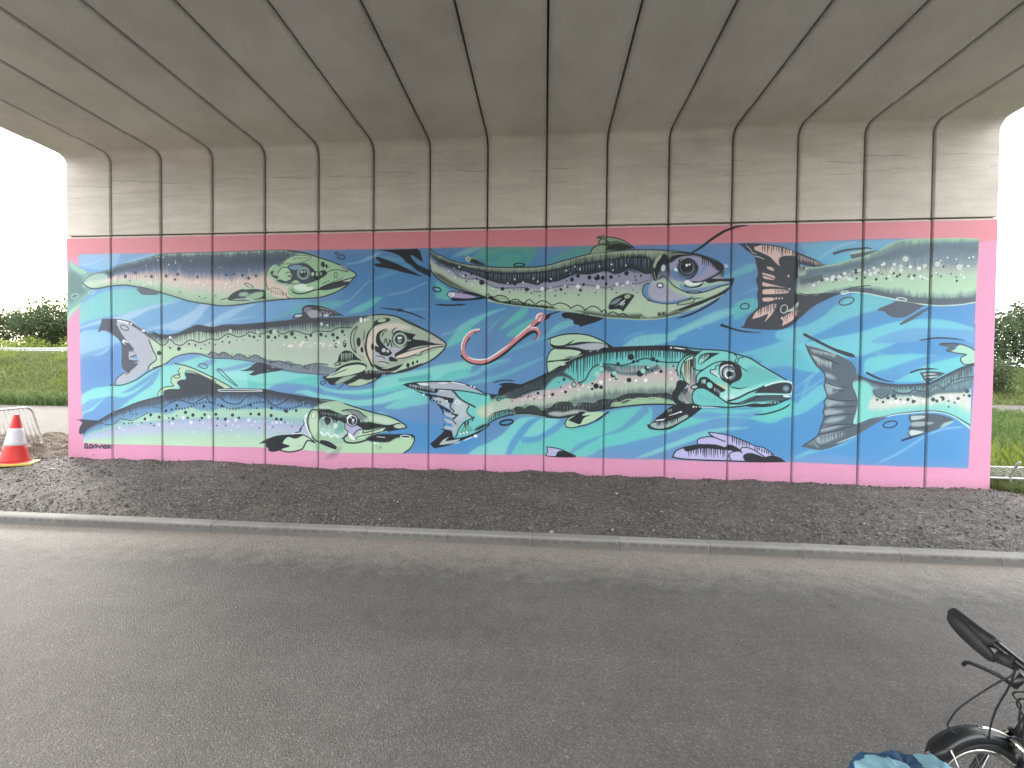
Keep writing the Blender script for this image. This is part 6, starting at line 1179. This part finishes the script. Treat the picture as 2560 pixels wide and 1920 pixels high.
blades('bank_weeds', 'pale tall weeds in patches over the left bank', 30000, patch, .25, .55, M_leaf_yel, 37, .018)
# ------------------------------------------------------------------ scraps of litter by the cone
for (px_, py_, s, lab) in ((130, 1172, .075, 'white paper scrap lying on the gravel just right of the traffic cone'), (150, 1164, .035, 'smaller white scrap on the gravel between the cone and the mural wall')):
    d = np.array([(px_ - 1280)/FPX, (py_ - 960)/FPX, 1.0]) @ CAMM; k = (.20 - CAM_H)/d[2]; x, y = d[0]*k, d[1]*k; q = MB(); n = 5; rs = np.random.RandomState(px_)
    for i in range(n):
        for j in range(n): q.v.append(((i/4 - .5)*s*(1 + .2*rs.rand()), (j/4 - .5)*s*.6*(1 + .2*rs.rand()), .012 + rs.uniform(0, .14)*s))
    for i in range(n-1):
        for j in range(n-1): q.f.append((i*n+j, (i+1)*n+j, (i+1)*n+j+1, i*n+j+1)); q.m.append(0)
    o = q.build('litter_scrap', plain('white_paper', (.7, .69, .67), .8), loc=(x, y, vz(x, y))); o.rotation_euler = (0, 0, rs.uniform(0, 3)); md = o.modifiers.new('thick', 'SOLIDIFY'); md.thickness = .0015; tag(o, lab, 'litter', 'litter scraps on the gravel')
# ------------------------------------------------------------------ bicycle on its stand, leaning towards the camera
def pix(x, y, Y):
    d = np.array([(x - 1280)/FPX, (y - 960)/FPX, 1.0]) @ CAMM; k = Y/d[1]; return Vector((d[0]*k, d[1]*k, CAM_H + d[2]*k))
def bicycle():
    th, lean, R_ = 3.300, .12, .25
    h = Vector((math.cos(th), math.sin(th), 0)); l = Vector((-h.y, h.x, 0)); up = Vector((0, 0, 1))*math.cos(lean) - l*math.sin(lean); lt = up.cross(h)
    org = Vector((1.598, 1.537, .0))
    Mw = Matrix(((h.x, lt.x, up.x, org.x), (h.y, lt.y, up.y, org.y), (h.z, lt.z, up.z, org.z), (0, 0, 0, 1))); Mi = Mw.inverted()
    t = thing('bicycle', 'small wheeled black bicycle cut off by the lower right corner of the picture', 'bicycle'); t.matrix_world = Mw
    W = lambda p: Mi @ Vector(p)
    def wheel(cx):
        wp = MB(); wp.tube([(cx + (R_-.02)*math.sin(a), 0, R_ + (R_-.02)*math.cos(a)) for a in np.linspace(0, 2*math.pi, 48, endpoint=False)], .021, 10, closed=True); w_ = wp.build('wheel', M_black, t, True)
        q = MB(); q.tube([(cx + (R_-.045)*math.sin(a), 0, R_ + (R_-.045)*math.cos(a)) for a in np.linspace(0, 2*math.pi, 48, endpoint=False)], .013, 8, closed=True, flat=.8); q.build('rim', M_alu, w_, True)
        q = MB(); q.lathe([(.012, -.05), (.012, -.035), (.028, -.032), (.028, -.028), (.018, -.02), (.018, .02), (.028, .028), (.028, .032), (.012, .035), (.012, .05)], 18, Matrix.Translation((cx, 0, R_)) @ Matrix.Rotation(math.pi/2, 4, 'X')); q.build('hub', M_alu, w_, True)
        for k in range(20):
            a = 2*math.pi*k/20; s = -1 if k % 2 else 1; b = a + (.55 if (k//2) % 2 else -.55); q = MB(); q.tube([(cx + .026*math.sin(b), s*.03, R_ + .026*math.cos(b)), (cx + .20*math.sin(a), 0, R_ + .20*math.cos(a))], .0013, 5, caps=False); q.build('spoke', M_alu, w_)
        return w_
    wf = wheel(0.0); wheel(-.98)
    for a in (.62, .80):
        q = MB(); q.tube([(.07*math.sin(a), .034, R_ + .07*math.cos(a)), (.17*math.sin(a), .02, R_ + .17*math.cos(a))], .0045, 6); q.build('reflector_clip', plain('white_reflector', (.8, .8, .78), .3), wf, True)
    def guard(cx, a0, a1, flap):
        q = MB(); n = 26; rg = R_ + .026; cr_ = [(-.025, -.034), (-.021, -.004), (0, .002), (.021, -.004), (.025, -.034)]; base = 0
        for i in range(n+1):
            a = a0 + (a1-a0)*i/n
            tp = 1.0 if not flap or a < a1 - .16 else max(.12, (a1 - a)/.16)
            for (yy, dr) in cr_: q.v.append((cx + (rg+dr)*math.sin(a), yy*tp, R_ + (rg+dr)*math.cos(a)))
        for i in range(n):
            for k in range(4): q.f.append((i*5+k, i*5+k+1, i*5+5+k+1, i*5+5+k)); q.m.append(0)
        o = q.build('mudguard', M_blackp, t, True); md = o.modifiers.new('thick', 'SOLIDIFY'); md.thickness = .003; return o
    gf = guard(0, -1.75, .80, True); guard(-.98, -1.9, 1.2, False)
    q = MB(); q.tube([((R_+.03)*math.sin(a), 0, R_ + (R_+.031)*math.cos(a)) for a in np.linspace(-.62, -.10, 10)], .004, 6, flat=2.0); q.build('guard_strip', M_alu, gf, True)
    q = MB(); q.tube([(.05, .03, R_ + .05), (.10, .034, R_ + .14), ((R_+.02)*math.sin(.5), .031, R_ + (R_+.015)*math.cos(.5))], .0025, 6); q.build('guard_stay', M_alu, gf, True)
    # handlebar (world points: measured rays at bar height .90)
    gz = .90
    A_ = pix(2384, 1532, 1.66); B_ = pix(2492, 1612, 1.50); C_ = pix(2545, 1655, 1.44); C2_ = pix(2590, 1690, 1.39); D_ = Vector((1.84, 1.23, gz - .03)); E_ = Vector((1.78, 1.04, gz - .02)); F_ = Vector((1.66, .84, gz - .04))
    q = MB(); q.tube([W(p) for p in (A_, A_.lerp(B_, .5), B_, C_, C2_, C2_.lerp(D_, .6), D_, E_, F_)], .0135, 10); hb = q.build('handlebar', M_blackp, t, True)
    def grip(a, b, wing):
        d = (b - a); q = MB(); q.tube([W(a + d*k) for k in (-.02, .0, .05, .15, .4, .7, .92, 1.0)], [.012, .021, .024, .0235, .022, .021, .023, .016], 14)
        rr = [.012, .022, .031, .034, .032, .027, .020, .009]; ks = (0, .04, .16, .36, .58, .78, .93, 1.0)
        q.tube([W(wing[0].lerp(wing[1], k)) for k in ks], rr, 14, flat=.5); return q.build('grip', M_black, t, True)
    grip(A_, B_, (pix(2372, 1538, 1.655), pix(2488, 1652, 1.49))); grip(F_, E_, (F_ + Vector((-.03, 0, -.02)), E_ + Vector((-.03, 0, -.02))))
    for (p0, ya) in ((C_, 1), (D_, -1)):
        q = MB()
        if ya == 1: pts = [pix(2560, 1690, 1.42), pix(2535, 1715, 1.44), pix(2500, 1690, 1.48), pix(2462, 1672, 1.52), pix(2425, 1657, 1.56), pix(2414, 1656, 1.575), pix(2407, 1663, 1.58)]
        else: pts = [D_ + Vector((-.03, -.02, -.03)), D_ + Vector((-.06, -.10, -.05)), D_ + Vector((-.07, -.2, -.05)), D_ + Vector((-.08, -.3, -.05))]
        q.tube([W(p) for p in pts], [.011, .010, .0085, .0075, .007, .0065, .006][:len(pts)], 8, flat=.7); q.build('brake_lever', M_blackp, t, True)
        q = MB(); c0 = (C_ if ya == 1 else D_); q.lathe([(.012, -.022), (.021, -.02), (.022, .02), (.013, .024)], 14, Matrix.Translation(W(c0 + Vector((-.01, .02*ya, -.01)))) @ Matrix.Rotation(math.pi/2, 4, 'X')); q.build('lever_clamp', M_black, t, True)
    def cable(pts): q = MB(); P_ = smooth(np.array([list(W(p)) for p in pts]), False, set(), 6); q.tube(P_.tolist(), .0026, 7); q.build('cable', M_black, t, True)
    cable([C_, pix(2530, 1688, 1.44), pix(2500, 1703, 1.46), pix(2440, 1740, 1.50), pix(2398, 1770, 1.53), pix(2378, 1795, 1.55), pix(2369, 1812, 1.56), pix(2378, 1826, 1.57), pix(2400, 1837, 1.59), pix(2440, 1842, 1.60), pix(2500, 1850, 1.60), pix(2556, 1858, 1.60)])
    cable([C_, pix(2530, 1700, 1.44), pix(2515, 1730, 1.47), pix(2492, 1770, 1.51), pix(2478, 1810, 1.55), pix(2472, 1850, 1.58), pix(2472, 1885, 1.60)])
    cable([D_, pix(2562, 1730, 1.40), pix(2553, 1765, 1.46), pix(2548, 1800, 1.52), pix(2546, 1850, 1.58), pix(2544, 1915, 1.62)])
    cable([D_, pix(2575, 1745, 1.40), pix(2562, 1800, 1.48), pix(2556, 1850, 1.56), pix(2560, 1900, 1.6)])
    # fork, brake, lamp
    q = MB()
    for s in (-1, 1): q.tube([(0, s*.048, R_), (-.05, s*.05, R_ + .10), (-.15, s*.044, R_ + .205), (-.195, s*.015, R_ + .25)], [.008, .010, .012, .012], 8)
    q.build('fork', M_blackp, t, True)
    q = MB(); q.tube([(-.185, 0, R_ + .235), (-.27, 0, R_ + .32), (-.35, 0, R_ + .46), tuple(W(D_))], [.018, .018, .016, .015], 12); q.build('stem', M_blackp, t, True)
    ML = Matrix.Translation((-.135, .05, R_ + .235)) @ Matrix.Rotation(math.pi/2, 4, 'Y')
    q = MB(); q.lathe([(.004, -.035), (.024, -.030), (.032, .0), (.035, .024), (.031, .030)], 18, ML); lp = q.build('headlamp', M_black, t, True)
    q = MB(); q.lathe([(.002, .032), (.030, .031), (.030, .024)], 18, ML); q.build('lens', M_alu, lp, True)
    q = MB()
    for s in (-1, 1): q.tube([(-.175, s*.02, R_ + .245), (-.14, s*.042, R_ + .215), (-.13, s*.036, R_ + .17), (-.13, s*.022, R_ + .155)], [.007, .008, .007, .006], 8)
    q.build('brake_caliper', M_alu, t, True)
    # frame and rear
    q = MB(); q.tube([(-.30, 0, .62), (-.40, 0, .44), (-.60, 0, .32), (-.98, 0, .25)], [.024, .024, .022, .014], 12); q.tube([(-.52, 0, .33), (-.60, 0, .55), (-.70, 0, .86)], [.018, .017, .015], 12)
    for s in (-1, 1): q.tube([(-.60, s*.02, .55), (-.98, s*.055, .25)], .008, 8)
    q.build('frame', M_blackp, t, True)
    q = MB(); q.tube([(-.52, 0, .90), (-.62, 0, .905), (-.72, 0, .90), (-.80, 0, .905)], [.018, .03, .062, .07], 14, flat=1.0); q.build('saddle', M_black, t, True)
    q = MB(); q.lathe([(.012, -.004), (.085, -.004), (.085, .004), (.012, .004)], 30, Matrix.Translation((-.50, -.05, .30)) @ Matrix.Rotation(math.pi/2, 4, 'X')); q.tube([(-.50, -.06, .30), (-.42, -.07, .18)], .009, 8); q.tube([(-.50, .06, .30), (-.58, .07, .42)], .009, 8); q.build('crank_set', M_alu, t, True)
    for p in ((-.42, -.11, .18), (-.58, .11, .42)):
        q = MB(); q.box(p[0]-.045, p[0]+.045, p[1]-.04, p[1]+.04, p[2]-.011, p[2]+.011, .004); q.build('pedal', M_black, t)
    q = MB(); q.tube([(-.56, .03, .31), (-.60, .10, .16), (-.63, .153, .03)], .008, 8); q.build('kickstand', M_alu, t, True)
bicycle()
# ------------------------------------------------------------------ blue bag standing on the road by the front wheel
def bag():
    cx, cy = 1.215, 1.43; t = thing('rucksack', 'blue cloth rucksack standing on the road by the bicycle front wheel', 'bag', (cx, cy, 0), math.radians(14)); t.scale = (1.16, 1.1, 1.09)
    q = NM('pale_blue_cloth'); wv = q.noise(q.obj((1, 1, 1)), 9, 6, .6); fb = q.noise(q.obj(), 260, 2); M1 = q.out(q.mix(wv, (.16, .34, .44), (.27, .49, .58)), .85, .2); q.bump(q.math('ADD', wv, q.math('MULTIPLY', fb, .2)), .5, .01)
    q = NM('navy_cloth'); wv = q.noise(q.obj(), 12, 6, .6); M2 = q.out(q.mix(wv, (.018, .055, .12), (.035, .105, .20)), .8, .25); q.bump(wv, .4, .01)
    def blob(name, c, r, mat, seed, n=34, m_=22, fold=.06, sq=.62):
        rs = np.random.RandomState(seed); q = MB(); ph = rs.uniform(0, 6.28, 6)
        for i in range(m_+1):
            v = -math.pi/2 + math.pi*i/m_
            for k in range(n):
                a = 2*math.pi*k/n; cx_, sx_ = math.cos(a), math.sin(a); e = lambda u: math.copysign(abs(u)**sq, u)
                f = 1 + fold*(math.sin(3*a + 4*v + ph[0]) * .5 + math.sin(7*a - 5*v + ph[1])*.35 + math.sin(11*a + 9*v + ph[2])*.22)
                q.v.append((c[0] + r[0]*e(cx_)*math.cos(v)**.7*f if abs(math.cos(v)) > 1e-6 else c[0], c[1] + r[1]*e(sx_)*max(0, math.cos(v))**.7*f, c[2] + r[2]*e(math.sin(v))*(1 + (f-1)*.8)))
        for i in range(m_):
            for k in range(n): q.f.append((i*n+k, i*n+(k+1) % n, (i+1)*n+(k+1) % n, (i+1)*n+k)); q.m.append(0)
        return q.build(name, mat, t, True)
    blob('body', (0, 0, .235), (.150, .115, .235), M2, 3); blob('front_pocket', (-.06, -.085, .20), (.10, .06, .19), M1, 5, fold=.1); blob('lid', (-.075, -.045, .452), (.082, .085, .050), M1, 8, fold=.16, sq=.8); blob('side_flap', (.095, -.035, .442), (.055, .07, .035), M1, 12, fold=.15, sq=.8)
bag()
